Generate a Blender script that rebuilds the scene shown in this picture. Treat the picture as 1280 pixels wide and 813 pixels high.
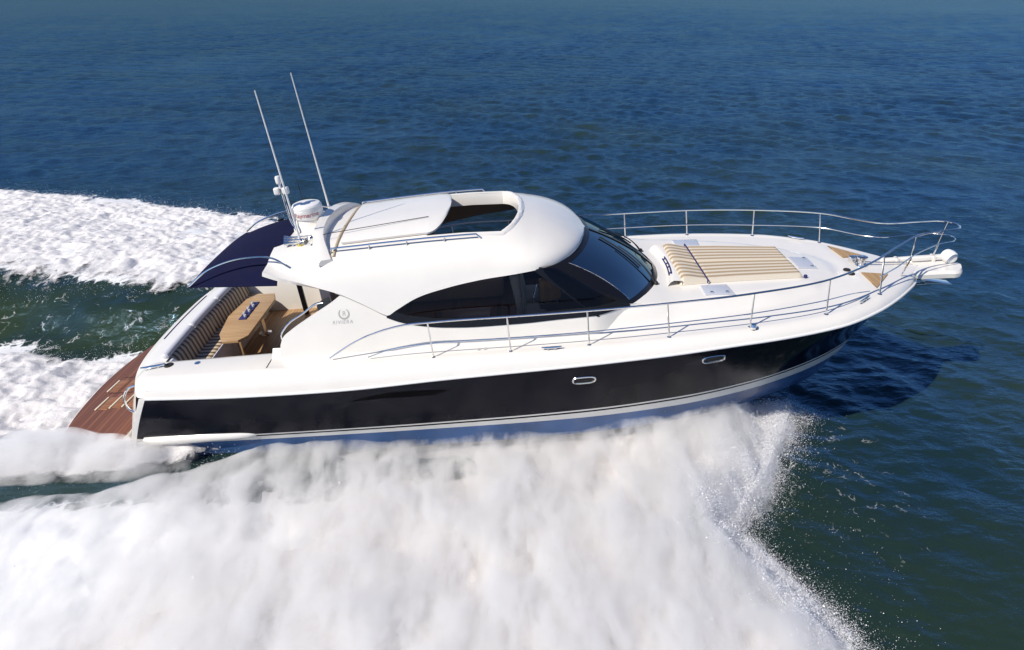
import bpy, bmesh, math, random
import numpy as np
from mathutils import Vector, Matrix

random.seed(7)
RNG = np.random.default_rng(11)
for o in list(bpy.data.objects):
    bpy.data.objects.remove(o, do_unlink=True)
scene = bpy.context.scene
COL = scene.collection
R = math.radians

# ------------------------------------------------------------------ camera, sky, sun, exposure
cam_d = bpy.data.cameras.new("camera")
cam = bpy.data.objects.new("camera", cam_d)
COL.objects.link(cam)
cam_d.sensor_width = 36.0
cam_d.lens = 36.0 * 760.0 / 1280.0
cam_d.clip_start = 0.1
cam_d.clip_end = 20000.0
cam.location = (0.0, 0.0, 7.0)
cam.rotation_euler = (R(90.0 - 29.586), 0.0, 0.0)
scene.camera = cam

SUN_AZ, SUN_EL = 33.0, 44.0          # degrees: from dead astern round to starboard, height
to_sun = Vector((-math.cos(R(SUN_AZ)) * math.cos(R(SUN_EL)), -math.sin(R(SUN_AZ)) * math.cos(R(SUN_EL)), math.sin(R(SUN_EL))))
world = bpy.data.worlds.new("World")
scene.world = world
world.use_nodes = True
wn = world.node_tree.nodes
wl = world.node_tree.links
sky = wn.new("ShaderNodeTexSky")
sky.sky_type = 'NISHITA'
sky.sun_disc = False
sky.sun_elevation = R(SUN_EL)
sky.sun_rotation = math.atan2(to_sun.x, to_sun.y)
sky.air_density = 1.0
sky.dust_density = 0.0
sky.ozone_density = 4.0
bg = wn["Background"]
bg.inputs["Strength"].default_value = 0.10
tint = wn.new("ShaderNodeMix"); tint.data_type = 'RGBA'; tint.blend_type = 'MULTIPLY'
tint.inputs["Factor"].default_value = 1.0; tint.inputs["B"].default_value = (.74, .80, .98, 1)
wl.new(sky.outputs["Color"], tint.inputs["A"]); wl.new(tint.outputs["Result"], bg.inputs["Color"])

sun_d = bpy.data.lights.new("sun", 'SUN')
sun_d.energy = 4.5
sun_d.angle = R(0.53)
sun_d.color = (1.0, 0.935, 0.83)
sun = bpy.data.objects.new("sun", sun_d)
COL.objects.link(sun)
sun.rotation_euler = to_sun.to_track_quat('Z', 'Y').to_euler()
sun.location = (-20, -20, 30)

scene.view_settings.view_transform = 'Standard'
scene.view_settings.look = 'None'
scene.view_settings.gamma = 1.0
scene.view_settings.exposure = 0.14
scene.render.engine = 'CYCLES'
scene.cycles.use_denoising = True
scene.cycles.max_bounces = 10
scene.cycles.transparent_max_bounces = 24
scene.cycles.volume_bounces = 6
scene.cycles.caustics_reflective = False
scene.cycles.caustics_refractive = False

# ------------------------------------------------------------------ numeric helpers
def pchip(xs, ys, xq):
    xs = np.asarray(xs, float); ys = np.asarray(ys, float); xq = np.asarray(xq, float)
    h = np.diff(xs); d = np.diff(ys) / h
    m = np.zeros_like(xs)
    m[0], m[-1] = d[0], d[-1]
    for i in range(1, len(xs) - 1):
        if d[i-1] * d[i] <= 0:
            m[i] = 0
        else:
            w1 = 2*h[i] + h[i-1]; w2 = h[i] + 2*h[i-1]
            m[i] = (w1 + w2) / (w1 / d[i-1] + w2 / d[i])
    i = np.clip(np.searchsorted(xs, xq) - 1, 0, len(xs) - 2)
    t = np.clip((xq - xs[i]) / h[i], 0, 1)
    return ((2*t**3 - 3*t**2 + 1) * ys[i] + (t**3 - 2*t**2 + t) * h[i] * m[i]
            + (-2*t**3 + 3*t**2) * ys[i+1] + (t**3 - t**2) * h[i] * m[i+1])

def curve3(pts, n, centripetal=False):
    """resample a 3D polyline smoothly by chord length"""
    p = np.asarray(pts, float)
    s = np.concatenate([[0], np.cumsum(np.linalg.norm(np.diff(p, axis=0), axis=1))])
    q = np.linspace(0, s[-1], n)
    return np.stack([pchip(s, p[:, k], q) for k in range(3)], 1)

def catmull(pts, n):
    p = np.asarray(pts, float)
    s = np.concatenate([[0], np.cumsum(np.linalg.norm(np.diff(p, axis=0), axis=1))])
    m = np.gradient(p, s, axis=0)
    q = np.linspace(0, s[-1], n)
    i = np.clip(np.searchsorted(s, q) - 1, 0, len(s) - 2)
    h = (s[i+1] - s[i])[:, None]; t = ((q - s[i])[:, None]) / h
    return ((2*t**3 - 3*t**2 + 1) * p[i] + (t**3 - 2*t**2 + t) * h * m[i]
            + (-2*t**3 + 3*t**2) * p[i+1] + (t**3 - t**2) * h * m[i+1])

def sstep(a, b, x):
    t = np.clip((np.asarray(x, float) - a) / (b - a), 0, 1)
    return t * t * (3 - 2 * t)

def hash3(ix, iy, iz):
    h = (ix.astype(np.int64) * 374761393 + iy.astype(np.int64) * 668265263 + iz.astype(np.int64) * 2147483647) & 0xffffffff
    h = ((h ^ (h >> 13)) * 1274126177) & 0xffffffff
    return ((h ^ (h >> 16)) & 0xffff) / 65535.0

def vnoise(x, y, z=0.0):
    x, y, z = np.broadcast_arrays(np.asarray(x, float), np.asarray(y, float), np.asarray(z, float))
    ix = np.floor(x); iy = np.floor(y); iz = np.floor(z)
    fx = x - ix; fy = y - iy; fz = z - iz
    fx = fx*fx*fx*(fx*(fx*6-15)+10); fy = fy*fy*fy*(fy*(fy*6-15)+10); fz = fz*fz*fz*(fz*(fz*6-15)+10)
    def c(a, b, d): return hash3(ix + a, iy + b, iz + d)
    x00 = c(0,0,0)*(1-fx) + c(1,0,0)*fx; x10 = c(0,1,0)*(1-fx) + c(1,1,0)*fx
    x01 = c(0,0,1)*(1-fx) + c(1,0,1)*fx; x11 = c(0,1,1)*(1-fx) + c(1,1,1)*fx
    return ((x00*(1-fy) + x10*fy)*(1-fz) + (x01*(1-fy) + x11*fy)*fz) * 2 - 1

def fbm(x, y, z=0.0, octs=5, gain=0.5, lac=2.03):
    a = 1.0; f = 1.0; s = 0.0; n = 0.0
    for k in range(octs):
        s = s + a * vnoise(np.asarray(x)*f + 17.3*k, np.asarray(y)*f - 9.1*k, np.asarray(z)*f + 3.7*k)
        n += a; a *= gain; f *= lac
    return s / n

def billow(x, y, z=0.0, octs=5, gain=0.5):
    a = 1.0; f = 1.0; s = 0.0; n = 0.0
    for k in range(octs):
        s = s + a * (1 - np.abs(vnoise(np.asarray(x)*f + 11.3*k, np.asarray(y)*f + 5.1*k, np.asarray(z)*f + 1.7*k)))
        n += a; a *= gain; f *= 2.07
    return s / n

# ------------------------------------------------------------------ materials
def mat(name, base=(.8, .8, .8), rough=.4, metal=0.0, **kw):
    m = bpy.data.materials.new(name); m.use_nodes = True
    b = m.node_tree.nodes["Principled BSDF"]
    b.inputs["Base Color"].default_value = (*base, 1)
    b.inputs["Roughness"].default_value = rough
    b.inputs["Metallic"].default_value = metal
    for k, v in kw.items():
        b.inputs[k.replace('_', ' ')].default_value = v
    return m

def nt(m):
    return m.node_tree.nodes, m.node_tree.links, m.node_tree.nodes["Principled BSDF"]

def node(ns, typ, **kw):
    n = ns.new(typ)
    for k, v in kw.items():
        if k in n.inputs: n.inputs[k].default_value = v
        else: setattr(n, k, v)
    return n

def ramp(ns, stops, interp='LINEAR'):
    r = ns.new("ShaderNodeValToRGB"); r.color_ramp.interpolation = interp
    els = r.color_ramp.elements
    while len(els) > 1: els.remove(els[-1])
    els[0].position = stops[0][0]; els[0].color = (*stops[0][1], 1)
    for p, c in stops[1:]:
        e = els.new(p); e.color = (*c, 1)
    return r

def add_grime(m, base, amt=.06, scale=1.3, bump=0.0):
    ns, ls, b = nt(m)
    tc = ns.new("ShaderNodeTexCoord")
    n = node(ns, "ShaderNodeTexNoise", Scale=scale, Detail=6.0, Roughness=.62)
    ls.new(tc.outputs["Object"], n.inputs["Vector"])
    lo = tuple(c * (1 - amt) for c in base); hi = tuple(min(1, c * (1 + amt * .5)) for c in base)
    r = ramp(ns, [(.3, lo), (.7, hi)])
    ls.new(n.outputs["Fac"], r.inputs["Fac"]); ls.new(r.outputs["Color"], b.inputs["Base Color"])
    mr = node(ns, "ShaderNodeMapRange")
    rv = b.inputs["Roughness"].default_value
    mr.inputs["To Min"].default_value = rv * .7; mr.inputs["To Max"].default_value = rv * 1.4
    ls.new(n.outputs["Fac"], mr.inputs["Value"]); ls.new(mr.outputs["Result"], b.inputs["Roughness"])
    if bump:
        bp = node(ns, "ShaderNodeBump", Strength=bump, Distance=.02)
        n2 = node(ns, "ShaderNodeTexNoise", Scale=scale * 30, Detail=2.0)
        ls.new(tc.outputs["Object"], n2.inputs["Vector"])
        ls.new(n2.outputs["Fac"], bp.inputs["Height"]); ls.new(bp.outputs["Normal"], b.inputs["Normal"])
    return m

GEL = (.80, .765, .71)
M = {}
M['gelcoat'] = add_grime(mat("gelcoat_white", GEL, .22, Coat_Weight=.35, Coat_Roughness=.05), GEL, .035)
M['nonskid'] = add_grime(mat("nonskid_white", (.76, .735, .70), .55), (.76, .735, .70), .04, 2.0, .25)
M['black'] = add_grime(mat("topside_black", (.007, .006, .012), .08, Specular_IOR_Level=.14), (.008, .008, .014), .3)
M['stripe'] = mat("stripe_white", (.80, .78, .72), .2)
M['antifoul'] = add_grime(mat("bottom_blue", (.05, .12, .29), .22), (.05, .12, .29), .3)
M['steel'] = mat("polished_steel", (.78, .77, .75), .12, 1.0)
M['dark_trim'] = mat("dark_trim", (.010, .010, .013), .25, Specular_IOR_Level=.3)
M['navy'] = add_grime(mat("navy_canvas", (.006, .007, .034), .85, Specular_IOR_Level=.15), (.006, .007, .034), .25, 3.0, .2)
M['white_plastic'] = add_grime(mat("white_plastic", (.78, .77, .75), .3), (.78, .77, .75), .03)
M['grey_hatch'] = mat("hatch_grey", (.50, .52, .58), .22, Coat_Weight=.3)
M['red_letter'] = mat("lettering_red", (.35, .015, .02), .4)
M['grey_letter'] = mat("lettering_grey", (.42, .395, .37), .35)
M['vinyl'] = add_grime(mat("white_vinyl", (.62, .62, .66), .45), (.62, .62, .66), .05)
M['tan_leather'] = add_grime(mat("tan_leather", (.50, .36, .20), .5), (.50, .36, .20), .12)
M['cream_leather'] = add_grime(mat("cream_leather", (.80, .73, .56), .5), (.80, .73, .56), .08)
M['dash'] = mat("dash_black", (.02, .02, .022), .5)
M['headliner'] = mat("headliner", (.26, .19, .145), .8)
M['brass'] = mat("yellow_base", (.70, .55, .15), .3, .4)
M['blue_strap'] = mat("blue_webbing", (.02, .025, .12), .7)
M['vent'] = mat("vent_black", (.002, .002, .003), .5, Specular_IOR_Level=.05)
M['rubber'] = mat("rubber_black", (.015, .015, .015), .6)

def wood(name, c1, c2, seam, axis, width, rough=.45, gloss=0.0):
    m = mat(name, c1, rough)
    ns, ls, b = nt(m)
    tc = ns.new("ShaderNodeTexCoord"); sp = ns.new("ShaderNodeSeparateXYZ")
    ls.new(tc.outputs["Object"], sp.inputs[0])
    mp = ns.new("ShaderNodeMapping")
    sc = [14, 14, 14]; sc[axis] = 60; sc[1 - axis] = 2.5
    mp.inputs["Scale"].default_value = sc
    ls.new(tc.outputs["Object"], mp.inputs["Vector"])
    gr = node(ns, "ShaderNodeTexNoise", Scale=1.0, Detail=6.0, Roughness=.65)
    ls.new(mp.outputs[0], gr.inputs["Vector"])
    dv = node(ns, "ShaderNodeMath", operation='DIVIDE'); dv.inputs[1].default_value = width
    ls.new(sp.outputs[axis], dv.inputs[0])
    fl = node(ns, "ShaderNodeMath", operation='FLOOR'); ls.new(dv.outputs[0], fl.inputs[0])
    fr = node(ns, "ShaderNodeMath", operation='FRACT'); ls.new(dv.outputs[0], fr.inputs[0])
    wn_ = node(ns, "ShaderNodeTexWhiteNoise", noise_dimensions='1D'); ls.new(fl.outputs[0], wn_.inputs["W"])
    ad = node(ns, "ShaderNodeMath", operation='MULTIPLY_ADD'); ad.inputs[1].default_value = .45
    ls.new(wn_.outputs["Value"], ad.inputs[0])
    ml = node(ns, "ShaderNodeMath", operation='MULTIPLY'); ml.inputs[1].default_value = .75
    ls.new(gr.outputs["Fac"], ml.inputs[0]); ls.new(ml.outputs[0], ad.inputs[2])
    r = ramp(ns, [(.2, c2), (.8, c1)]); ls.new(ad.outputs[0], r.inputs["Fac"])
    lt = node(ns, "ShaderNodeMath", operation='LESS_THAN'); lt.inputs[1].default_value = .10
    ls.new(fr.outputs[0], lt.inputs[0])
    mx = ns.new("ShaderNodeMix"); mx.data_type = 'RGBA'
    mx.inputs["B"].default_value = (*seam, 1)
    ls.new(lt.outputs[0], mx.inputs["Factor"]); ls.new(r.outputs["Color"], mx.inputs["A"])
    ls.new(mx.outputs["Result"], b.inputs["Base Color"])
    return m
M['teak_deck'] = wood("teak_cockpit", (.42, .26, .13), (.30, .17, .08), (.10, .05, .03), 0, .07)
M['teak_table'] = wood("teak_table", (.52, .34, .17), (.40, .24, .11), (.20, .11, .05), 1, .055, .35)
M['teak_platform'] = wood("teak_wet", (.235, .095, .045), (.125, .046, .022), (.035, .014, .009), 0, .085, .3)
M['teak_inset'] = wood("teak_inset", (.34, .15, .065), (.21, .085, .038), (.05, .02, .012), 1, .06, .35)
M['teak_pad'] = wood("teak_bow", (.46, .29, .13), (.36, .21, .09), (.16, .09, .04), 0, .06)
M['cabinet'] = wood("cabinet_wood", (.22, .10, .045), (.14, .06, .028), (.13, .055, .025), 0, .9, .25)
M['panel_wood'] = wood("amber_wood", (.62, .33, .11), (.50, .25, .08), (.50, .25, .08), 0, .9, .25)

def stripes(name, axis, period, cols, rough=.75, attr=None):
    m = mat(name, cols[0][1], rough)
    ns, ls, b = nt(m)
    tc = ns.new("ShaderNodeTexCoord"); sp = ns.new("ShaderNodeSeparateXYZ")
    ls.new(tc.outputs["Object"], sp.inputs[0])
    dv = node(ns, "ShaderNodeMath", operation='DIVIDE'); dv.inputs[1].default_value = period
    if attr:
        at_ = ns.new("ShaderNodeAttribute"); at_.attribute_name = attr; ls.new(at_.outputs["Fac"], dv.inputs[0])
    else: ls.new(sp.outputs[axis], dv.inputs[0])
    fr = node(ns, "ShaderNodeMath", operation='FRACT'); ls.new(dv.outputs[0], fr.inputs[0])
    r = ramp(ns, cols, 'CONSTANT'); ls.new(fr.outputs[0], r.inputs["Fac"])
    n = node(ns, "ShaderNodeTexNoise", Scale=350.0, Detail=2.0)
    ls.new(tc.outputs["Object"], n.inputs["Vector"])
    bp = node(ns, "ShaderNodeBump", Strength=.3, Distance=.004)
    ls.new(n.outputs["Fac"], bp.inputs["Height"]); ls.new(bp.outputs["Normal"], b.inputs["Normal"])
    ls.new(r.outputs["Color"], b.inputs["Base Color"])
    return m
TANS = (.41, .295, .175); CRM = (.66, .585, .47); BRN = (.28, .19, .11)
M['pad_fabric'] = stripes("sunpad_fabric", 1, .19, [(0, CRM), (.28, BRN), (.36, TANS), (.66, BRN), (.74, CRM), (.86, (.58, .49, .37)), (.92, CRM)], attr="across")
M['seat_fabric'] = stripes("settee_fabric", 1, .115, [(0, (.62, .52, .38)), (.5, (.17, .10, .055)), (.96, (.62, .52, .38))])

def glass(name, tint, rough=.02, mixf=.55, gloss=(.95, .97, 1.0)):
    m = bpy.data.materials.new(name); m.use_nodes = True
    ns = m.node_tree.nodes; ls = m.node_tree.links
    ns.remove(ns["Principled BSDF"])
    out = ns["Material Output"]
    tr = ns.new("ShaderNodeBsdfTransparent"); tr.inputs["Color"].default_value = (*tint, 1)
    gl = ns.new("ShaderNodeBsdfGlossy"); gl.inputs["Roughness"].default_value = rough
    gl.inputs["Color"].default_value = (*gloss, 1)
    fr = ns.new("ShaderNodeFresnel"); fr.inputs["IOR"].default_value = 1.5
    mx = ns.new("ShaderNodeMixShader")
    ls.new(fr.outputs[0], mx.inputs[0]); ls.new(tr.outputs[0], mx.inputs[1]); ls.new(gl.outputs[0], mx.inputs[2])
    ls.new(mx.outputs[0], out.inputs["Surface"])
    return m
M['side_glass'] = glass("tinted_side_glass", (.66, .60, .58), gloss=(.34, .32, .40))
M['screen_glass'] = glass("tinted_windscreen", (.52, .62, .64), gloss=(.23, .29, .32))

# ------------------------------------------------------------------ mesh helpers
def finish(o, sharp=35):
    me = o.data
    if len(me.polygons):
        me.polygons.foreach_set("use_smooth", [True] * len(me.polygons))
        me.set_sharp_from_angle(angle=R(sharp))
    return o

def link(name, me, parent):
    o = bpy.data.objects.new(name, me)
    COL.objects.link(o)
    if parent is not None: o.parent = parent
    return o

class MB:
    """collects shapes and links them as ONE mesh object"""
    def __init__(s): s.v = []; s.f = []; s.mi = []
    def add(s, vs, fs, mi=0):
        b = len(s.v); s.v += [tuple(map(float, p)) for p in vs]
        for f in fs: s.f.append(tuple(i + b for i in f)); s.mi.append(mi)
    def grid(s, G, mi=0, flip=False, mifun=None, close_u=False, close_v=False):
        G = np.asarray(G, float); nu, nv = G.shape[:2]; b = len(s.v)
        s.v += [tuple(p) for p in G.reshape(-1, 3)]
        for i in range(nu if close_u else nu - 1):
            for j in range(nv if close_v else nv - 1):
                i2 = (i + 1) % nu; j2 = (j + 1) % nv
                f = (b + i*nv + j, b + i2*nv + j, b + i2*nv + j2, b + i*nv + j2)
                s.f.append(f[::-1] if flip else f); s.mi.append(mifun(i, j) if mifun else mi)
        return s
    def tube(s, pts, r, n=10, mi=0, caps=True, closed=False):
        P = [Vector(p) for p in pts]; N = len(P)
        rr = r if hasattr(r, '__len__') else [r] * N
        T = []
        for i in range(N):
            a = P[i-1] if (i > 0 or closed) else P[i]; c = P[(i+1) % N] if (i < N-1 or closed) else P[i]
            T.append((c - a).normalized())
        u = Vector((0, 0, 1)) if abs(T[0].z) < .9 else Vector((1, 0, 0))
        u = (u - T[0] * u.dot(T[0])).normalized(); b = len(s.v)
        for i in range(N):
            u = (u - T[i] * u.dot(T[i])).normalized(); w = T[i].cross(u)
            for k in range(n):
                a = 2 * math.pi * k / n
                s.v.append(tuple(P[i] + (u * math.cos(a) + w * math.sin(a)) * rr[i]))
        for i in range(N if closed else N - 1):
            for k in range(n):
                i2 = (i + 1) % N; k2 = (k + 1) % n
                s.f.append((b + i*n + k, b + i*n + k2, b + i2*n + k2, b + i2*n + k)); s.mi.append(mi)
        if caps and not closed:
            s.f.append(tuple(b + k for k in range(n))[::-1]); s.mi.append(mi)
            s.f.append(tuple(b + (N-1)*n + k for k in range(n))); s.mi.append(mi)
        return s
    def lathe(s, prof, c, axis='z', n=32, mi=0):
        """prof: list of (radius, height)"""
        b = len(s.v); c = Vector(c)
        for r, h in prof:
            for k in range(n):
                a = 2 * math.pi * k / n; p = Vector((r*math.cos(a), r*math.sin(a), h))
                if axis == 'x': p = Vector((p.z, p.x, p.y))
                if axis == 'y': p = Vector((p.y, p.z, p.x))
                s.v.append(tuple(c + p))
        for i in range(len(prof) - 1):
            for k in range(n):
                k2 = (k + 1) % n
                s.f.append((b+i*n+k, b+i*n+k2, b+(i+1)*n+k2, b+(i+1)*n+k)); s.mi.append(mi)
        s.f.append(tuple(b+k for k in range(n))[::-1]); s.mi.append(mi)
        e = b + (len(prof)-1)*n
        s.f.append(tuple(e+k for k in range(n))); s.mi.append(mi)
        return s
    def box(s, c, d, mi=0, rz=0.0, bev=0.0, ry=0.0):
        bm = bmesh.new(); bmesh.ops.create_cube(bm, size=1.0)
        for v in bm.verts: v.co = Vector((v.co.x*d[0], v.co.y*d[1], v.co.z*d[2]))
        if bev: bmesh.ops.bevel(bm, geom=list(bm.edges), offset=bev, segments=3, affect='EDGES', profile=.5)
        mt = Matrix.Translation(Vector(c)) @ Matrix.Rotation(rz, 4, 'Z') @ Matrix.Rotation(ry, 4, 'Y')
        bm.transform(mt); bm.verts.index_update()
        s.add([v.co for v in bm.verts], [[v.index for v in f.verts] for f in bm.faces], mi); bm.free()
        return s
    def prism(s, poly, z0, z1, mi=0, bev=0.0, zf=None):
        """poly: list of (x,y), counter-clockwise"""
        bm = bmesh.new()
        lo = [bm.verts.new((x, y, z0)) for x, y in poly]
        f = bm.faces.new(lo)
        ex = bmesh.ops.extrude_face_region(bm, geom=[f])
        for v in ex['geom']:
            if isinstance(v, bmesh.types.BMVert): v.co.z = z1
        bmesh.ops.recalc_face_normals(bm, faces=bm.faces)
        if bev: bmesh.ops.bevel(bm, geom=[e for e in bm.edges if abs(e.verts[0].co.z - e.verts[1].co.z) < 1e-5 and e.verts[0].co.z > (z0+z1)/2], offset=bev, segments=3, affect='EDGES', profile=.5)
        if zf:
            for v in bm.verts: v.co.z += zf(v.co.x, v.co.y)
        bm.verts.index_update()
        s.add([v.co for v in bm.verts], [[v.index for v in g.verts] for g in bm.faces], mi); bm.free()
        return s
    def build(s, name, mats, parent=None, sharp=35, weld=0.0, recalc=False, origin=None):
        me = bpy.data.meshes.new(name)
        vs = s.v
        if origin is not None: vs = [(x-origin[0], y-origin[1], z-origin[2]) for x, y, z in vs]
        me.from_pydata(vs, [], s.f)
        for m in (mats if isinstance(mats, (list, tuple)) else [mats]): me.materials.append(m)
        me.polygons.foreach_set("material_index", s.mi)
        if weld or recalc:
            bm = bmesh.new(); bm.from_mesh(me)
            if weld: bmesh.ops.remove_doubles(bm, verts=bm.verts, dist=weld)
            if recalc: bmesh.ops.recalc_face_normals(bm, faces=bm.faces)
            bm.to_mesh(me); bm.free()
        o = link(name, me, parent)
        return finish(o, sharp)

def bake(o, *mods):
    """apply modifiers by evaluating"""
    dg = bpy.context.evaluated_depsgraph_get(); dg.update()
    me = bpy.data.meshes.new_from_object(o.evaluated_get(dg))
    o.modifiers.clear(); o.data = me
    return o

def solidify(o, t, offset=-1.0):
    md = o.modifiers.new("s", 'SOLIDIFY'); md.thickness = t; md.offset = offset
    return o

def label(o, text, cat, group=None):
    o["label"] = text; o["category"] = cat
    if group: o["group"] = group

# ================================================================== THE YACHT
TRIM = R(4.5)
YLOC = Vector((-6.5, 10.1, 0.0))
SEA_Z = -0.38
yacht = bpy.data.objects.new("motor_yacht", None)
yacht.empty_display_size = 1
COL.objects.link(yacht)
yacht.location = YLOC
yacht.rotation_euler = (0, -TRIM, 0)
label(yacht, "white and black motor yacht with hardtop speeding across the open sea", "motor yacht")
YM = Matrix.Translation(YLOC) @ Matrix.Rotation(-TRIM, 4, 'Y')

# ---- hull lines (half breadth positive)
KN = [(.78,2.30,1.17),(2.3,2.35,1.14),(3.9,2.385,1.16),(5.63,2.39,1.25),(7.36,2.38,1.31),(8.8,2.335,1.36),(10.25,2.20,1.40),
      (11.72,1.90,1.40),(12.5,1.52,1.40),(13.0,1.15,1.38),(13.4,.78,1.34),(13.75,.40,1.28),(14.0,.0,1.22)]
CH = [(.12,2.10,.13),(2.4,2.15,.13),(4.4,2.16,.13),(6.0,2.14,.13),(7.6,2.08,.13),(9.2,1.90,.13),(10.46,1.60,.13),(11.6,1.15,.12),(12.3,.76,.11),(12.8,.36,.08),(13.06,.0,.04)]
KE = [(.12,.0,-.62),(3.0,.0,-.86),(6.0,.0,-1.02),(9.0,.0,-1.14),(10.8,.0,-1.18),(11.7,.0,-1.13),(12.3,.0,-.93),(12.75,.0,-.50),(13.0,.0,-.06)]
NT = 90
Kc, Cc, Ec = curve3(KN, NT), curve3(CH, NT), curve3(KE, NT)
Ky = lambda x: pchip([p[0] for p in KN], [p[1] for p in KN], x)
Kz = lambda x: pchip([p[0] for p in KN], [p[2] for p in KN], x)
fl = (np.linspace(0, 1, NT)**3)[:, None]        # flare grows towards the bow
def side_pt(a):
    """a = 0 at chine, 1 at knuckle"""
    P = Cc*(1-a) + Kc*a
    out = np.array([0, 1.0, 0]) * (4*a*(1-a)) * (.05 - .16*fl)
    P = P + out
    P[:, 1] = np.maximum(P[:, 1], 0)
    return P
def mirror(G): H = G.copy(); H[..., 1] *= -1; return H

hull = MB()
def strip(lines, mi):
    G = np.stack(lines, 1)
    hull.grid(G, mi, flip=False); hull.grid(mirror(G), mi, flip=True)
z_at = lambda a: side_pt(a)
# black topsides, boot stripes, bottom
levels = list(np.linspace(.115, 1.0, 12))
strip([z_at(a) for a in levels], 0)
strip([z_at(.085), z_at(.115)], 1)           # thin white line
strip([z_at(.048), z_at(.085)], 0)
low = Cc.copy(); low[:, 2] -= .05 + .16*np.clip(np.linspace(-.6, 1, NT), 0, 1); low[:, 1] = np.maximum(low[:, 1] - .02 - .1*np.clip(np.linspace(-.6, 1, NT), 0, 1), 0)
low[-1] = (13.02, 0, -.02)
strip([low, Cc, z_at(.048)], 1)
low2 = low.copy(); tp = np.clip((low[:, 2] - Ec[:, 2]) / .7, 0, 1)
low2[:, 2] -= .44 * tp; low2[:, 1] = np.maximum(low2[:, 1] - .10 * tp - .10 * np.linspace(0, 1, NT)**2, 0)
low2[:, 0] -= .12 * np.linspace(0, 1, NT)**3; low2[-1] = low[-1]
strip([low2, low*.5 + low2*.5, low], 2)
bot = [Ec*(1-a) + low2*a + np.array([0, 0, -.06])*(4*a*(1-a)) for a in np.linspace(0, 1, 8)]
strip(bot, 2)
# transom
TR = []
for k, (xb, zb) in enumerate([(0, 0), (0, 0)]): pass
def transom_pt(y, s):
    """s=0 at the bottom, 1 at the coaming"""
    yn = abs(y) / 2.25
    xt = .20 + .18*yn**2 + .28*yn**6; xb = -.62 + .34*yn**2 + .45*yn**5
    zt = 1.32 - .12*yn**4; zb = -.25
    return (xb + (xt - xb) * s**1.15, y, zb + (zt - zb) * s)
G = np.array([[transom_pt(y, s) for s in np.linspace(0, 1, 9)] for y in np.linspace(-2.12, 2.12, 41)])
hull.grid(G, 3)
# white quarter pieces joining topsides to transom
q0 = np.stack([z_at(a)[0] for a in np.linspace(0, 1, 12)])
for sg in (1, -1):
    q1 = []
    for k, p in enumerate(q0):
        s_ = np.clip((p[2] + .25) / (1.20 + .25), .05, 1.0)
        t_ = transom_pt(2.27, s_)
        q1.append((min(t_[0], p[0] - .10), min(p[1] - .10, 2.20), p[2] - .01))
    q1 = np.array(q1); qq = q0.copy(); qq[:, 1] *= sg; q1[:, 1] *= sg
    m1 = qq*.55 + q1*.45 + np.array([-.06, .035*sg, 0]); m0 = qq*.85 + q1*.15 + np.array([-.035, .012*sg, 0])
    q2 = q1.copy(); q2[:, 1] -= .3*sg; q2[:, 0] -= .10
    hull.grid(np.stack([qq, m0, m1, q1, q2], 1), 3, flip=sg > 0)
hull_o = hull.build("hull", [M['black'], M['stripe'], M['antifoul'], M['gelcoat']], yacht, 40, weld=.002, recalc=True)

# rub rail along the knuckle
for sg in (1, -1):
    pts = Kc * np.array([1, sg, 1]) + np.array([0, .008*sg, -.008])
    MB().tube(pts[::1], .022, 8).build("rub_rail", M['white_plastic'], yacht)
# spray-rail pods at the stern chine
for sg in (1, -1):
    px = np.linspace(.35, 2.32, 24)
    ra = .105 * np.sqrt(np.clip(1 - ((px - 1.2) / 1.14)**6, 0.02, 1))
    P = np.stack([px, np.full(24, 2.13*sg), np.full(24, .22) + .02*(px-1.2)], 1)
    MB().tube(P, ra, 14).build("chine_pod", M['gelcoat'], yacht)

# ---- deck
def zg(x): return np.interp(x, [0, 2.5, 10, 12.7, 14.0], [1.43, 1.47, 1.54, 1.50, 1.40])
yt = lambda x: np.interp(x, [3, 8.2, 8.7, 9.3, 10.0, 11.0, 11.8, 12.3, 12.5], [1.78, 1.76, 1.70, 1.58, 1.45, 1.22, .88, .45, .1])
ht = lambda x: np.interp(x, [3, 8.2, 8.9, 9.3, 10.5, 11.6, 12.3, 12.5], [.20, .26, .25, .20, .17, .12, .05, 0])
def deckz(x, y):
    x = np.asarray(x, float); y = np.abs(np.asarray(y, float))
    k = np.maximum(Ky(x), .05)
    base = zg(x) - .015 + .03 * (1 - np.clip(y / k, 0, 1)**2)
    tr = ht(x) * (1 - sstep(yt(x) - .22, yt(x) + .10, y))
    return base + tr
def deck_section(x):
    k = float(Ky(x)); f = min(1.0, k / .55)
    kz = float(Kz(x)); g = float(zg(x)); d = g - kz
    edge = [(k, kz), (k - .02*f, kz + .30*d), (k - .06*f, kz + .62*d), (k - .115*f, kz + .86*d), (k - .18*f, kz + .985*d), (k - .235*f, g + .005)]
    y0 = k - .28*f
    ys = list(y0 * (1 - np.linspace(0, 1, 34)))
    pts = [(x, a, b) for a, b in edge] + [(x, y, float(deckz(x, y))) for y in ys]
    return pts
xs = np.concatenate([np.linspace(2.75, 11.5, 60), np.linspace(11.58, 13.9, 36), [13.96, 14.0]])
half = np.array([deck_section(x) for x in xs])
full = np.concatenate([half, mirror(half)[:, ::-1][:, 1:]], 1)
deck = MB(); nE = 6; nv = full.shape[1]
deck.grid(full, mifun=lambda i, j: 0)
keepf = []          # no lid over the cabin: the side decks stop at the cabin walls
for f_ in deck.f:
    c_ = np.mean([deck.v[k] for k in f_], axis=0)
    keepf.append(not (c_[0] < 8.25 and abs(c_[1]) < 1.70))
deck.f = [f_ for f_, k in zip(deck.f, keepf) if k]; deck.mi = [0] * len(deck.f)
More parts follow.
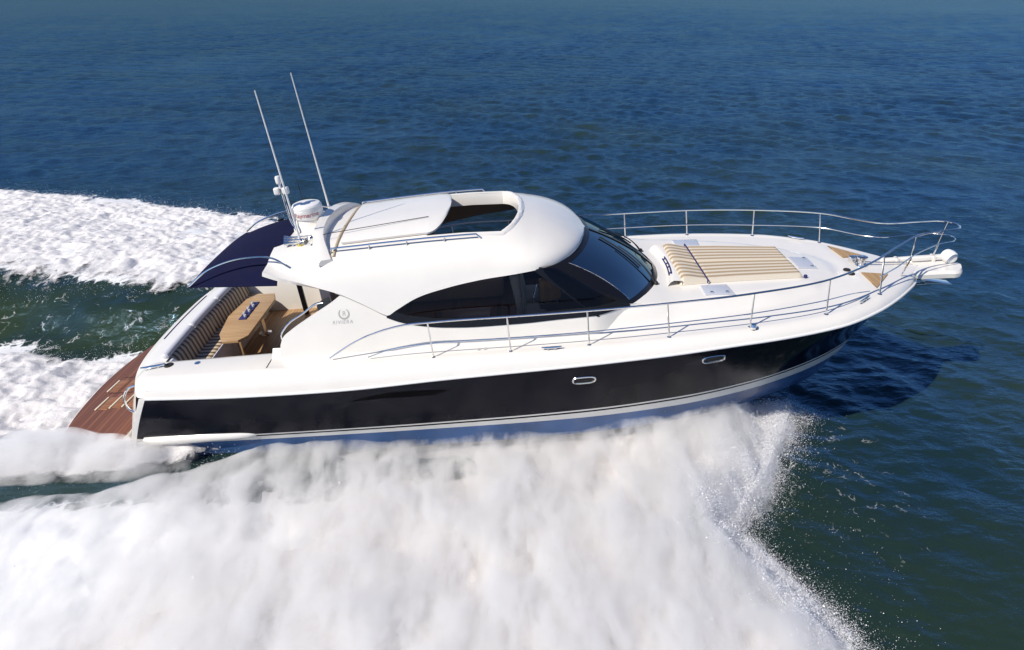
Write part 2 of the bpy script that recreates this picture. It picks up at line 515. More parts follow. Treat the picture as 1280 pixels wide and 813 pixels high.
# aft side coamings beside the cockpit
xs2 = np.concatenate([[.50, .53, .58, .64, .71], np.linspace(.78, 2.75, 22)])
for sg in (1, -1):
    rows = []
    for x in xs2:
        s = deck_section(max(x, .78))[:6]
        q_ = max(0, (.78 - x) / .28); ins_ = .30 * (1 - math.sqrt(max(0, 1 - q_**2))); dz_ = .10 * q_**2
        s = [(x, b_ - ins_, max(c_ - dz_*min(1, k_/2), 1.14)) for k_, (_, b_, c_) in enumerate(s)]
        g = s[-1][2]
        rows.append([(a, b*sg, c) for a, b, c in s] + [(x, 1.72*sg, g + .005), (x, 1.655*sg, g - .01), (x, 1.63*sg, g - .05), (x, 1.62*sg, .55)])
    deck.grid(np.array(rows), flip=(sg < 0))
# aft deck between transom top and settee
def aft_outer(y):
    p = transom_pt(y, 1.0); return p
rows = []
for y in np.linspace(-2.27, 2.27, 49):
    a = aft_outer(y); yn = abs(y) / 2.27
    xi = .86 + .05*yn**2
    xi = max(xi, a[0] + .03)
    zi = 1.44
    r = []
    for s in np.linspace(0, 1, 8):
        z = a[2] + (zi - a[2]) * (1 - (1 - s)**2.2)
        r.append((a[0] + (xi - a[0]) * s, y, z if abs(y) < 2.0 else a[2] + (float(zg(.8)) - a[2]) * (1-(1-s)**2.2) * (1 - sstep(2.05, 2.3, abs(y)) * .6)))
    rows.append(r)
deck.grid(np.array(rows), flip=True)
deck_o = deck.build("deck", [M['gelcoat']], yacht, 50, weld=.002)
bmx = bmesh.new(); bmx.from_mesh(deck_o.data); bmesh.ops.recalc_face_normals(bmx, faces=bmx.faces)
if sum(f.normal.z * f.calc_area() for f in bmx.faces) < 0: bmesh.ops.reverse_faces(bmx, faces=bmx.faces)
bmx.to_mesh(deck_o.data); bmx.free()
# groove line along the aft coaming
gr = [(.36 + .05*(y/1.2)**2, y, 0) for y in np.linspace(-.75, .95, 20)]
gr = [(x, y, aft_outer(y)[2] + (1.44 - aft_outer(y)[2]) * (1 - (1 - (x - aft_outer(y)[0]) / (.86 - aft_outer(y)[0]))**2.2) + .002) for x, y, _ in gr]
MB().tube(gr, .014, 6).build("coaming_groove", M['blue_strap'], yacht)

# ---- superstructure
ys_of_z = lambda z: 1.86 - (np.asarray(z) - 1.5) * .29
# roof lower edge (x,z)
EDGE = [(2.86, 2.84), (3.05, 2.76), (3.35, 2.66), (3.7, 2.54), (4.05, 2.41), (4.35, 2.25), (4.60, 2.10), (4.72, 2.05), (4.86, 2.12), (5.2, 2.285), (5.7, 2.41), (6.2, 2.49), (6.85, 2.55), (7.3, 2.58)]
ex = np.array([p[0] for p in EDGE]); ez = np.array([p[1] for p in EDGE])
ed = [(x, float(ys_of_z(z)) + .03, z) for x, z in EDGE if x < 7.2]
ed += [(7.12, 1.555, 2.575), (7.36, 1.45, 2.59), (7.55, 1.29, 2.60), (7.70, 1.09, 2.61), (7.82, .84, 2.62), (7.92, .50, 2.63), (7.97, .25, 2.633), (7.985, .08, 2.635)]
cn = [(2.80, 0, 2.98), (3.1, 0, 3.01), (3.5, 0, 3.04), (4.2, 0, 3.08), (4.9, 0, 3.12), (5.5, 0, 3.145), (6.1, 0, 3.15), (6.7, 0, 3.12), (7.15, 0, 3.03), (7.5, 0, 2.91), (7.78, 0, 2.775), (7.93, 0, 2.68), (8.0, 0, 2.635)]
ne = 120
P_ = np.array(ed); s_ = np.concatenate([[0], np.cumsum(np.linalg.norm(np.diff(P_, axis=0), axis=1))])
qe = np.linspace(0, 1, ne)
EC = catmull(ed, ne)
CNp = np.array(cn)
cxs = np.where(EC[:, 0] < 7.0, EC[:, 0] + (2.80 - 2.86) * np.clip((4 - EC[:, 0]) / 1.2, 0, 1), 0)
i7 = np.argmax(EC[:, 0] >= 7.0)
cxs[i7:] = cxs[i7-1] + (8.0 - cxs[i7-1]) * (np.linspace(0, 1, ne - i7 + 1)[1:] ** .66)
CC = np.stack([cxs, np.zeros(ne), pchip(CNp[:, 0], CNp[:, 2], cxs)], 1)
NS = 34
def arc(Y, Z, n=NS):
    d = np.concatenate([[0], np.cumsum(np.hypot(np.diff(Y), np.diff(Z)))]); q = np.linspace(0, d[-1], n)
    return np.interp(q, d, Y), np.interp(q, d, Z)
def wall_sec(ze, zc):
    """smooth wall-to-roof section that lies flush with the cabin side below"""
    z0 = 1.9; S = 1 - np.linspace(1, 0, 400)**2.2
    S = S[S >= (ze - z0) / (zc - z0)]; S = np.concatenate([[(ze - z0) / (zc - z0)], S])
    z = z0 + S * (zc - z0)
    y = (ys_of_z(z) + .03) * np.maximum(1 - np.clip(S, 0, 1)**6.5, 0)**(1/2.7)
    y[-1] = 0
    return arc(y, z)
def nose_sec(ye, ze, zc, n):
    ph = np.linspace(0, math.pi/2, 300)
    return arc(ye*np.cos(ph)**(2/n), ze + (zc - ze)*np.sin(ph)**(2/n))
roofG = np.zeros((ne, NS, 3))
for i in range(ne):
    wbl = float(sstep(6.2, 7.35, EC[i, 0]))
    ya, za = wall_sec(min(EC[i, 2], CC[i, 2] - .02), CC[i, 2])
    yb_, zb_ = nose_sec(EC[i, 1], EC[i, 2], max(CC[i, 2], EC[i, 2] + .001), 2.25)
    y = ya*(1 - wbl) + yb_*wbl; z = za*(1 - wbl) + zb_*wbl
    y[0] = EC[i, 1]; z[0] = EC[i, 2]
    roofG[i, :, 1] = y; roofG[i, :, 2] = z
    t = np.clip(y / EC[i, 1], 0, 1)
    roofG[i, :, 0] = CC[i, 0] + (EC[i, 0] - CC[i, 0]) * t ** 1.8
fullroof = np.concatenate([roofG, mirror(roofG)[:, ::-1][:, 1:]], 1)
rb = MB().grid(fullroof)
roof = rb.build("hardtop", [M['gelcoat'], M['headliner']], yacht, 50, weld=.001)
bmx = bmesh.new(); bmx.from_mesh(roof.data); bmesh.ops.recalc_face_normals(bmx, faces=bmx.faces)
if sum(f.normal.z * f.calc_area() for f in bmx.faces) < 0: bmesh.ops.reverse_faces(bmx, faces=bmx.faces)
bmx.to_mesh(roof.data); bmx.free()
sd = roof.modifiers.new("s", 'SOLIDIFY'); sd.thickness = .07; sd.offset = -1; sd.material_offset = 1
so = np.concatenate([[(5.40, -1.02), (6.0, -1.02)], catmull([(6.58, -1.02, 0), (6.70, -.86, 0), (6.80, -.60, 0), (6.86, -.3, 0), (6.875, 0, 0)], 24)[:, :2]])
SUN_OPEN = [tuple(p) for p in so] + [(x, -y) for x, y in so[::-1][1:]]
ct = MB().prism(SUN_OPEN, 2.3, 3.6).build("cutter", M['gelcoat'])
ct.matrix_world = YM
bpy.context.view_layer.update()
bo = roof.modifiers.new("b", 'BOOLEAN'); bo.operation = 'DIFFERENCE'; bo.object = ct; bo.solver = 'EXACT'
bake(roof); finish(roof, 40)
bpy.data.objects.remove(ct, do_unlink=True)

def roof_z(x, y):
    """height of the hardtop's skin"""
    i = int(np.argmin(np.abs(CC[:, 0] - x)))
    Y = roofG[i, ::-1, 1]; Z = roofG[i, ::-1, 2]
    return float(np.interp(abs(y), Y, Z))

# sunroof: deep inner rim with a stepped lip
rim_poly = np.array(SUN_OPEN)
def ring(poly, off):
    c = np.array([6.1, 0]); d = poly - c
    return c + d * (1 + off / np.maximum(np.linalg.norm(d, axis=1), .01))[:, None]
rim = MB()
prof = [(.0, -.02), (.055, .012), (.11, .014), (.14, -.01)]
loopP = []
for off, dz in [(-.005, -.30), (-.004, -.02), (.012, .018), (.05, .028), (.075, .022), (.10, .004), (.11, -.03)]:
    rr = ring(rim_poly, off)
    loopP.append([(x, y, (roof_z(x, y) + dz) if dz > -.2 else roof_z(x, y) - .22) for x, y in rr])
rim.grid(np.array(loopP).transpose(1, 0, 2), close_u=False)
sunroof = rim.build("sunroof_frame", M['gelcoat'], yacht, 30, recalc=False)

# sliding panel, parked over the aft roof
pan = []
for x in 4.02 + 1.70 * np.linspace(0, 1, 40)**.6:
    hw = 1.0 if x < 5.40 else 1.0 * math.sqrt(max(0.0, 1 - ((x - 5.40) / .322) ** 2.3)) + .01
    pan.append([(x, y*hw, roof_z(x, y * min(hw, 1.0)) + .05 + .02 * (1 - abs(y)**4)) for y in np.linspace(-1, 1, 25)])
pn = MB().grid(np.array(pan), flip=True).build("sunroof_panel", M['gelcoat'], yacht, 40)
solidify(pn, .035, 1.0); bake(pn); finish(pn, 40)
trk = [(3.93, y, roof_z(3.93, y) + .012) for y in np.linspace(-1.25, 1.2, 20)]
MB().tube(trk, .022, 8).build("sunroof_track", mat("track_beige", (.55, .45, .30), .5), yacht)

# ---- cabin sides: wing, sill panel and glazing
AFT = [(2.90, 1.50), (2.93, 1.66), (2.99, 1.80), (3.15, 1.92), (3.45, 2.09), (3.85, 2.30), (4.12, 2.46), (4.3, 2.52)]
SILL = [(4.66, 2.05), (4.9, 1.95), (5.15, 1.885), (5.6, 1.82), (6.15, 1.795), (6.8, 1.80), (7.43, 1.825), (8.0, 1.84), (8.45, 1.845), (8.75, 1.80)]
def sidept(x, z, sg, out=0.0): return (x, (float(ys_of_z(z)) + out) * sg, z)
sill_z = lambda x: float(pchip([p[0] for p in SILL], [p[1] for p in SILL], x))
aft_z = lambda x: float(pchip([p[0] for p in AFT], [p[1] for p in AFT], x))
edge_z = lambda x: float(np.interp(x, ex, ez))
for sg in (1, -1):
    b = MB(); rows = []
    for x in np.concatenate([np.linspace(2.90, 4.66, 44), np.linspace(4.70, 8.75, 50)]):
        if x < 4.13: top = aft_z(x)
        elif x < 4.66: top = edge_z(x) + .05
        else: top = sill_z(x)
        if x > 3.9 and x < 4.13: top = min(top, edge_z(x) + .05)
        inset = .30 * float(sstep(7.9, 8.75, x))
        z0 = 1.44
        rows.append([(x, (float(ys_of_z(z)) - inset) * sg, z) for z in np.linspace(z0, max(top, z0 + .01), 10)])
    b.grid(np.array(rows), flip=sg > 0)
    o = b.build("cabin_side", M['gelcoat'], yacht, 40)
    solidify(o, .05, -1.0); bake(o); finish(o, 40)
    # side window: frame band (black) and pane
    top = [(4.70, 2.05), (4.86, 2.13), (5.2, 2.29), (5.7, 2.42), (6.2, 2.50), (6.85, 2.56), (7.35, 2.60)]
    tz_ = lambda x: float(np.interp(x, [p[0] for p in top], [p[1] for p in top]))
    f = MB(); gp = MB(); rows = []; gr_ = []
    XS = np.linspace(4.70, 8.55, 80)
    for x in XS:
        zt = tz_(x) if x < 7.35 else 2.60 - (x - 7.35) * (2.60 - 1.845) / 1.2
        zb = sill_z(x) - .012
        inset = .30 * float(sstep(7.9, 8.75, x))
        q = .012 - inset
        zin = min(zb + .135, zt)
        f_rows = [(x, (float(ys_of_z(z)) + q) * sg, z) for z in (zb - .01, zb, (zb + zin) / 2, zin)]
        rows.append(f_rows)
        gr_.append([(x, (float(ys_of_z(z)) + q - .006) * sg, z) for z in np.linspace(zin, max(zt + .03, zin + .001), 5)])
    f.grid(np.array(rows), flip=sg > 0)
    fo = f.build("side_window_sill", M['dark_trim'], yacht, 60)
    gp.grid(np.array(gr_), flip=sg > 0).build("side_window", M['side_glass'], yacht, 60)
    # slim chrome line and dividers
    mp = MB()
    for xm in (6.83,):
        mp.tube([sidept(xm, z, sg, .004) for z in np.linspace(sill_z(xm) + .1, tz_(xm), 8)], .012, 6)
    mp.build("window_mullion", M['dark_trim'], yacht)

# moulding seam where the hardtop meets the wings
for sg in (1, -1):
    MB().tube([(x, (float(ys_of_z(edge_z(x))) + .031) * sg, edge_z(x)) for x in np.linspace(3.95, 4.70, 20)], .0045, 6).build("moulding_seam", M['grey_letter'], yacht)

# ---- windscreen: wraps from one A-pillar to the other
TOPW = [(7.20, 1.545, 2.57), (7.45, 1.40, 2.585), (7.68, 1.08, 2.60), (7.84, .70, 2.61), (7.93, .30, 2.615), (7.95, 0, 2.62)]
BASEW = [(8.28, 1.62, 1.80), (8.55, 1.44, 1.775), (8.84, 1.13, 1.755), (9.08, .74, 1.74), (9.22, .35, 1.735), (9.26, 0, 1.73)]
tw = catmull(TOPW, 25); bw = catmull(BASEW, 25)
for p in bw: p[2] = float(deckz(p[0], p[1])) - .012
tw = np.concatenate([tw * [1, -1, 1], tw[::-1][1:]]); bw = np.concatenate([bw * [1, -1, 1], bw[::-1][1:]])
vv = np.linspace(0, 1, 15)
WG = np.array([[tuple(tw[i]*(1-v) + bw[i]*v + np.array([.10, 0, .06]) * 4*v*(1-v) * .8) for v in vv] for i in range(len(tw))])
nU = len(tw)
def wmat(i, j):
    edge = 5
    if i < edge or i >= nU - 1 - edge: return 1
    if abs(i - (nU - 1) / 2) < 1: return 1
    if j >= 13 or j < 1: return 1
    return 0
fb = MB(); gb = MB()
for i in range(nU - 1):
    for j in range(14):
        q = [WG[i, j], WG[i+1, j], WG[i+1, j+1], WG[i, j+1]]
        (fb if wmat(i, j) else gb).add(q, [(0, 1, 2, 3)])
wf = fb.build("windscreen_frame", M['dark_trim'], yacht, 40, weld=.0005)
solidify(wf, .03, 0.0); bake(wf); finish(wf, 40)
gb.build("windscreen", M['screen_glass'], yacht, 40, weld=.0005)
# A-pillar black strips down to the sill, and a thin chrome bead beside the glass
for sg in (1, -1):
    i = 5 if sg < 0 else nU - 1 - 5
    MB().tube([tuple(WG[i, j] + np.array([0, .0, .018])) for j in range(1, 14)], .008, 6).build("pillar_bead", M['steel'], yacht)
    tri = MB()
    rowsT = []
    for s in np.linspace(0, 1, 12):
        k = int(round(s * 14)); w = WG[0 if sg < 0 else nU - 1, k]
        zz = 2.60 - s * .80
        xx = 7.02 + s * .98
        rowsT.append([(xx, (float(ys_of_z(zz)) + .016 - .30 * float(sstep(7.9, 8.75, xx))) * sg, zz), tuple(w + np.array([0, .01*sg, .004]))])
    tri.grid(np.array(rowsT), flip=sg < 0).build("windscreen_pillar", M['dark_trim'], yacht, 60)
# wipers
def on_glass(i, v, off):
    j = min(13, int(v*14)); t = v*14 - j; k = int(i); fk = i - k; i = k
    p = (WG[i, j]*(1-t) + WG[i, j+1]*t)*(1-fk) + (WG[i+1, j]*(1-t) + WG[i+1, j+1]*t)*fk
    du = WG[min(i+1, nU-1), j] - WG[max(i-1, 0), j]; dv = WG[i, j+1] - WG[i, j]
    n = np.cross(du, dv); n /= np.linalg.norm(n); n = n if n[2] > 0 else -n
    return p + n*off
def wiper(ib, it, vt):
    b = MB()
    b.tube([on_glass(ib + (it-ib)*t, 1.02 + (vt-1.02)*t, .035 + .03*math.sin(t*math.pi)) for t in np.linspace(0, .75, 9)], [.020, .018, .015, .012, .011, .010, .010, .009, .009], 8)
    b.tube([on_glass(ib + (it-ib)*t, 1.02 + (vt-1.02)*t, .022) for t in np.linspace(.35, 1.0, 10)], .014, 6)
    p = on_glass(ib, 1.0, .01); b.lathe([(.035, -.04), (.04, .03), (.02, .06)], p + np.array([.03, 0, 0]), n=12)
    b.build("wiper", M['rubber'], yacht)
wiper(15, 21, .18)
wiper(33, 27, .22)

# ---- cabin interior
MB().box((5.6, 0, .93), (5.6, 3.1, .06)).build("cabin_sole", M['cabinet'], yacht)
it = MB(); it.box((7.75, 0, 1.42), (.9, 2.7, .5), bev=.08); it.box((8.35, 0, 1.62), (.9, 2.3, .16), bev=.05)
it.box((7.3, -.75, 1.62), (.30, .85, .30), bev=.05, ry=R(-25)); it.build("dashboard", M['dash'], yacht)
MB().tube([(7.08 + .05*math.cos(a), -.75 + .19*math.cos(a), 1.72 + .19*math.sin(a)) for a in np.linspace(0, 2*math.pi, 25)[:-1]], .016, 8, closed=True).build("steering_wheel", M['steel'], yacht)
for yy in (-1.12, -.42):
    hs = MB()
    hs.box((6.98, yy, 1.60), (.50, .48, .16), bev=.05); hs.box((6.78, yy, 2.03), (.14, .48, .80), bev=.05, ry=R(-8))
    hs.lathe([(.16, 0), (.07, .03), (.06, .40), (.12, .44)], (6.98, yy, 1.0), n=16)
    hs.build("helm_seat", M['cream_leather'], yacht)
MB().box((7.30, -1.20, 2.06), (.34, .12, .40), bev=.03, rz=R(12)).build("side_panel", M['panel_wood'], yacht)
sf = MB(); sf.box((5.3, 1.05, 1.22), (2.3, .7, .45), bev=.08); sf.box((5.3, 1.36, 1.58), (2.3, .2, .5), bev=.06); sf.build("saloon_sofa", M['tan_leather'], yacht)
MB().box((5.2, -1.25, 1.35), (2.2, .45, .75), bev=.03).build("galley_cabinet", M['cabinet'], yacht)
hl = MB()
for i in range(1): pass
hl.box((4.25, 0, 2.78), (2.3, 2.3, .03)); hl.build("headliner", M['headliner'], yacht)
# aft bulkhead: glazed door with dark frames, white end panels
bk = MB()
for yy in (.48, 1.30): bk.box((3.40, yy, 1.68), (.07, .09, 2.15))
bk.box((3.40, 0, 2.70), (.07, 2.7, .12)); bk.build("bulkhead_frame", M['dark_trim'], yacht)
MB().box((3.41, .55, 1.66), (.03, 1.95, 2.1), bev=.01).build("bulkhead_panel", M['gelcoat'], yacht)
MB().lathe([(.30, 0), (.32, .03), (.32, .08), (.29, .10), (.01, .105)], (3.05, .62, 1.10), n=28).build("stool_cushion", M['tan_leather'], yacht)
MB().lathe([(.20, 0), (.06, .03), (.05, .46), (.22, .49)], (3.05, .62, .607), n=24).build("stool_leg", M['steel'], yacht)
MB().box((2.16, 1.36, 1.68), (.10, .06, 2.14), bev=.01).build("hardtop_post", M["dark_trim"], yacht)
wg = MB(); wg.box((2.98, 1.36, .99), (.7, .46, .80), bev=.04); wg.box((2.98, 1.30, 1.41), (.6, .30, .04), bev=.015); wg.build("wet_bar", M['gelcoat'], yacht)

# ---- awning over the cockpit
aw = []
for x in np.linspace(1.47, 2.98, 24):
    s = (x - 1.47) / 1.51
    hw = 1.23 + .17 * s
    rise = .04 + .42 * math.sin(s * math.pi / 2) ** .85
    row = []
    for y in np.linspace(-1, 1, 41):
        z = 2.545 + .02*math.sin(s*math.pi)*0 + rise * (1 - abs(y)**3.2) - .012*math.sin(abs(y)*math.pi*3)*(1-s)*s
        row.append((x + .03*(1-abs(y)**2)*(1-s)*-1, y * hw, z))
    aw.append(row)
ao = MB().grid(np.array(aw), flip=True).build("awning", M['navy'], yacht, 60)
solidify(ao, .015); bake(ao); finish(ao, 60)
for sg in (1, -1):
    pts = catmull([(1.48, 1.235*sg, 2.58), (1.75, 1.16*sg, 2.76), (2.1, 1.14*sg, 2.89), (2.55, 1.18*sg, 2.97), (3.02, 1.30*sg, 2.96), (3.2, 1.38*sg, 2.88)], 30)
    MB().tube(pts, .016, 8).build("awning_bow", M['steel'], yacht)

# ---- roof rails
for sg in (1, -1):
    b = MB()
    pts = [(x, 1.16*sg + .02*sg*math.sin((x-3.9)), roof_z(x, 1.16) + .075) for x in np.linspace(3.9, 6.2, 24)]
    pts = [(3.86, 1.16*sg, roof_z(3.86, 1.16))] + pts + [(6.27, 1.16*sg, roof_z(6.27, 1.16))]
    b.tube(pts, .018, 8)
    for x in (4.5, 5.1, 5.7): b.tube([(x, 1.17*sg, roof_z(x, 1.16) - .01), (x, 1.17*sg, roof_z(x, 1.16) + .075)], .014, 8)
    b.build("roof_rail", M['steel'], yacht)

# ---- chevron fairing ahead of the radar
def sweep_beam(name, P, hts, wid, m):
    b = MB(); P = np.array(P); rows = []
    for i, p in enumerate(P):
        a = P[max(i-1, 0)]; c = P[min(i+1, len(P)-1)]; t = (c - a); t[2] = 0; t /= np.linalg.norm(t); nrm = np.array([t[1], -t[0], 0])
        h = hts[i]; w = wid
        zz = roof_z(p[0], p[1])
        prof = [(-w*.62, -.02), (-w*.52, h*.5), (-w*.42, h*.9), (-w*.36, h), (w*.18, h*.86), (w*.24, h*.5), (w*.30, -.02)]
        rows.append([(p[0] + nrm[0]*a_, p[1] + nrm[1]*a_, zz + z_) for a_, z_ in prof])
    b.grid(np.array(rows))
    b.f.append(tuple(range(7))); b.mi.append(0)
    n = len(rows); b.f.append(tuple((n-1)*7 + k for k in range(7))); b.mi.append(0)
    return b.build(name, m, yacht, 50, recalc=True)
cp = catmull([(3.86, -1.34, 0), (3.66, -.85, 0), (3.58, -.3, 0), (3.58, .1, 0), (3.64, .6, 0), (3.82, 1.22, 0)], 26)
sweep_beam("radar_fairing", cp, [.17 * math.sin(math.pi * min(1, max(.04, i / 25)) ) ** .45 for i in range(26)], .26, M['gelcoat'])

# ---- radar: base + dome + lettering
RX, RY = 3.25, -.02
rz = roof_z(RX, RY)
radar = MB().lathe([(.31, -.02), (.27, .05), (.24, .11), (.225, .16), (.22, .172)], (RX, RY, rz), n=40).build("radar", M['gelcoat'], yacht, 40)
MB().lathe([(.24, .172), (.252, .188), (.256, .24), (.256, .322), (.251, .330), (.256, .338), (.251, .375), (.23, .402), (.18, .42), (.09, .43), (.01, .432)], (RX, RY, rz), n=48).build("radome", M['white_plastic'], radar, 30)

def text_mesh(name, body, size, m, parent, fn, font=None, extrude=.002, space=1.0, shear=0.0, align='CENTER'):
    cu = bpy.data.curves.new(name, 'FONT'); cu.body = body; cu.size = size; cu.align_x = align; cu.align_y = 'CENTER'
    cu.extrude = extrude; cu.space_character = space; cu.shear = shear; cu.resolution_u = 6
    t = bpy.data.objects.new(name, cu); COL.objects.link(t)
    dg = bpy.context.evaluated_depsgraph_get(); dg.update()
    me = bpy.data.meshes.new_from_object(t.evaluated_get(dg)); bpy.data.objects.remove(t, do_unlink=True)
    bm = bmesh.new(); bm.from_mesh(me)
    bmesh.ops.subdivide_edges(bm, edges=[e for e in bm.edges if e.calc_length() > size*.3], cuts=2)
    bmesh.ops.triangulate(bm, faces=bm.faces)
    for v in bm.verts: v.co = Vector(fn(v.co.x, v.co.y, v.co.z))
    bm.to_mesh(me); bm.free()
    me.materials.clear(); me.materials.append(m)
    return link(name, me, parent)
def on_dome(u, v, w):
    a = math.radians(-80) + u / .256
    r = .2575 + w
    return (RX + r*math.cos(a), RY + r*math.sin(a), rz + .262 + v)
text_mesh("radar_lettering", "Raymarine", .105, M['red_letter'], radar, on_dome, extrude=.001)

# ---- aerials
def aerial(base, tip, name="aerial"):
    b = MB(); B = np.array(base); T = np.array(tip); d = T - B
    b.tube([B + d*.02, B + d*.12, B + d*.5, T], [.021, .017, .014, .009], 8)
    o = b.build(name, M['white_plastic'], yacht)
    m = MB(); m.lathe([(.055, -.01), (.05, .015), (.03, .03), (.028, .07), (.035, .085), (.02, .10)], base, n=14)
    m.tube([B + [-.05, 0, .08], B + [.05, 0, .08]], .014, 8)
    m.build("aerial_mount", M['steel'], o)
    y = MB(); y.lathe([(.075, -.015), (.07, .012), (.05, .014)], base, n=14); y.build("mount_pad", M['brass'], o)
aerial((3.30, -.80, roof_z(3.3, .8)), (3.24, -.85, 5.38))
aerial((3.22, 1.20, roof_z(3.22, 1.2)), (3.20, .92, 5.40))
MB().tube([(2.98, .62, roof_z(2.98, .6)), (2.95, .62, 3.75)], [.008, .004], 6).build("whip_aerial", M['dark_trim'], yacht)
# bent light mast with two camera heads
lm = MB().tube(catmull([(3.12, -.34, roof_z(3.1, .34)), (3.08, -.33, 3.12), (3.02, -.27, 3.22), (3.0, -.25, 3.36), (2.985, -.25, 3.80)], 24), .018, 10).build("light_mast", M['steel'], yacht)
h = MB(); h.lathe([(.04, -.02), (.048, .0), (.048, .08), (.036, .105), (.01, .11)], (2.98, -.25, 3.88), n=16)
h.tube([(2.985, -.25, 3.78), (2.98, -.25, 3.88)], .02, 10); h.build("anchor_light", M['white_plastic'], lm)
for dx in (-.072, .072): MB().box((2.985 + dx, -.25, 3.74), (.095, .10, .115), bev=.02).build("camera_head", M['white_plastic'], lm)
# horns, chrome, aft of the radar
for k in range(3):
    b = MB(); y0 = -.62 - .10*k; x0 = 2.98 + .03*k
    z0 = roof_z(3.1, abs(y0)) + .055
    L = .46 - .07*k
    b.tube([(x0 + L*s, y0, z0 + .01*s) for s in (0, .1, .2, .4, .7, 1.0)], [.045, .034, .022, .015, .013, .020], 12)
    b.box((x0 + L*.95, y0, z0 - .03), (.05, .04, .06)); b.box((x0 + L*.4, y0, z0 - .03), (.03, .03, .06))
    b.build("horn", M['steel'], yacht)
b = MB(); b.lathe([(.04, -.02), (.035, .03), (.05, .05), (.055, .12), (.03, .15)], (3.50, -.86, roof_z(3.5, .86)), n=16); b.build("searchlight", M['steel'], yacht)
# steel wire brace from aerial foot
MB().tube([(3.33, -.86, roof_z(3.33, .86) + .06), (3.75, -.80, roof_z(3.75, .8) + .12), (5.4, -.55, roof_z(5.4, .55) + .085)], .006, 6).build("cable", M['dark_trim'], yacht)

# ---- logo and name on the wing
def on_wing(cx, cz, sg=-1):
    def fn(u, v, w):
        x = cx + u; z = cz + v
        return (x, -(float(ys_of_z(z)) + .0015 + w), z)
    return fn
text_mesh("name_lettering", "RIVIERA", .078, M['grey_letter'], yacht, on_wing(3.99, 1.985), extrude=.0008, space=1.25, shear=.15)
text_mesh("logo_letter", "R", .105, M['grey_letter'], yacht, on_wing(4.03, 2.115), extrude=.0008, shear=.1)
lg = MB(); rows = []
for a in np.linspace(R(-235), R(60), 44):
    w = .012 * math.sin((a + R(235)) / R(295) * math.pi) ** .5 + .002
    rows.append([on_wing(4.03, 2.115)(r*math.cos(a), r*math.sin(a), .001) for r in (.078 - w, .078 + w)])
lg.grid(np.array(rows)); rows = []
lg.build("logo_ring", M['grey_letter'], yacht)

# ---- portholes and engine vent (both sides)
def hull_pt(x, z, sg, out=0.0):
    # find a point on the topsides
    best = None
    for a in np.linspace(0, 1, 60):
        P = side_pt(a); j = int(np.clip(np.searchsorted(P[:, 0], x), 1, NT-1)); t = (x - P[j-1, 0]) / (P[j, 0] - P[j-1, 0]); q = P[j-1]*(1-t) + P[j]*t
        if best is None or abs(q[2] - z) < best[0]: best = (abs(q[2] - z), q[1])
    return (x, (best[1] + out) * sg, z)
for sg in (-1, 1):
    for cx, cz in ((7.72, 1.00), (9.74, 1.14)):
        ring_ = []
        for a in np.linspace(0, 2*math.pi, 37)[:-1]:
            u = math.copysign(abs(math.cos(a))**.55, math.cos(a)) * .175; v = math.copysign(abs(math.sin(a))**.8, math.sin(a)) * .062
            ring_.append(hull_pt(cx + u, cz + v, sg, .006))
        po = MB().tube(ring_, .016, 8, closed=True).build("porthole", M['steel'], yacht)
        c = [hull_pt(cx, cz, sg, .004)]
        g = MB(); g.add([*( (p[0], p[1] - .003*sg, p[2]) for p in ring_)], [tuple(range(36))]); g.build("porthole_glass", M['dark_trim'], po)
    vp = [(4.05, .90), (4.55, 1.035), (5.05, 1.05), (5.62, 1.01), (5.32, .915), (4.9, .925), (4.6, .94)]
    v = MB()
    lo_ = [hull_pt(x, z, sg, .003) for x, z in [(4.02, .905), (4.3, .918), (4.6, .93), (5.0, .925), (5.35, .93), (5.55, .99)]]
    hi_ = [hull_pt(x, z, sg, .003) for x, z in [(4.04, .915), (4.3, .975), (4.6, 1.03), (5.0, 1.045), (5.35, 1.03), (5.62, 1.005)]]
    v.grid(np.array([lo_, hi_])); v.build("engine_vent", M['vent'], yacht)

# ---- bow sprit, anchor gear
sp = MB()
spx = np.linspace(13.2, 14.75, 24); rows = []
for x in spx:
    hw = .29 if x < 14.48 else .29 * math.sqrt(max(.0, 1 - ((x - 14.48) / .275) ** 2)) + .012
    zt = 1.43 - .03 * (x - 13.2); zb = 1.24 - .02 * (x - 13.2)
    if x < 13.9: zb = 1.36 - .12 * ((x - 13.2) / .7)
    e = .05
    sec = [(-hw*.7, zb), (-hw, zb + e), (-hw, zt - e), (-hw + min(e, hw*.6), zt), (hw - min(e, hw*.6), zt), (hw, zt - e), (hw, zb + e), (hw*.7, zb)]
    rows.append([(x, y, z) for y, z in sec])
sp.grid(np.array(rows), close_v=True)
sp.f.append(tuple(range(8))); sp.mi.append(0); sp.f.append(tuple(23*8 + k for k in range(8))); sp.mi.append(0)
sp.build("bow_sprit", M['gelcoat'], yacht, 40, recalc=True)
b = MB(); b.box((13.98, .18, 1.465), (1.10, .10, .09), bev=.025); b.box((14.35, .18, 1.455), (.04, .13, .11)); b.box((13.70, .18, 1.455), (.04, .13, .11)); b.build("anchor_channel", M['gelcoat'], yacht)
b = MB(); b.lathe([(.01, -.12), (.07, -.115), (.112, -.075), (.122, 0), (.112, .075), (.07, .115), (.01, .12)], (14.60, .12, 1.49), axis='y', n=24); b.build("bow_roller", M['white_plastic'], yacht)
an = MB()
an.tube([(13.9, 0, 1.25), (14.25, 0, 1.15), (14.55, 0, 1.14)], .03, 8)
an.box((14.38, -.02, 1.065), (.50, .20, .03), bev=.012, ry=R(8)); an.box((14.16, -.02, 1.04), (.26, .10, .05), bev=.012)
an.build("anchor", M['steel'], yacht)
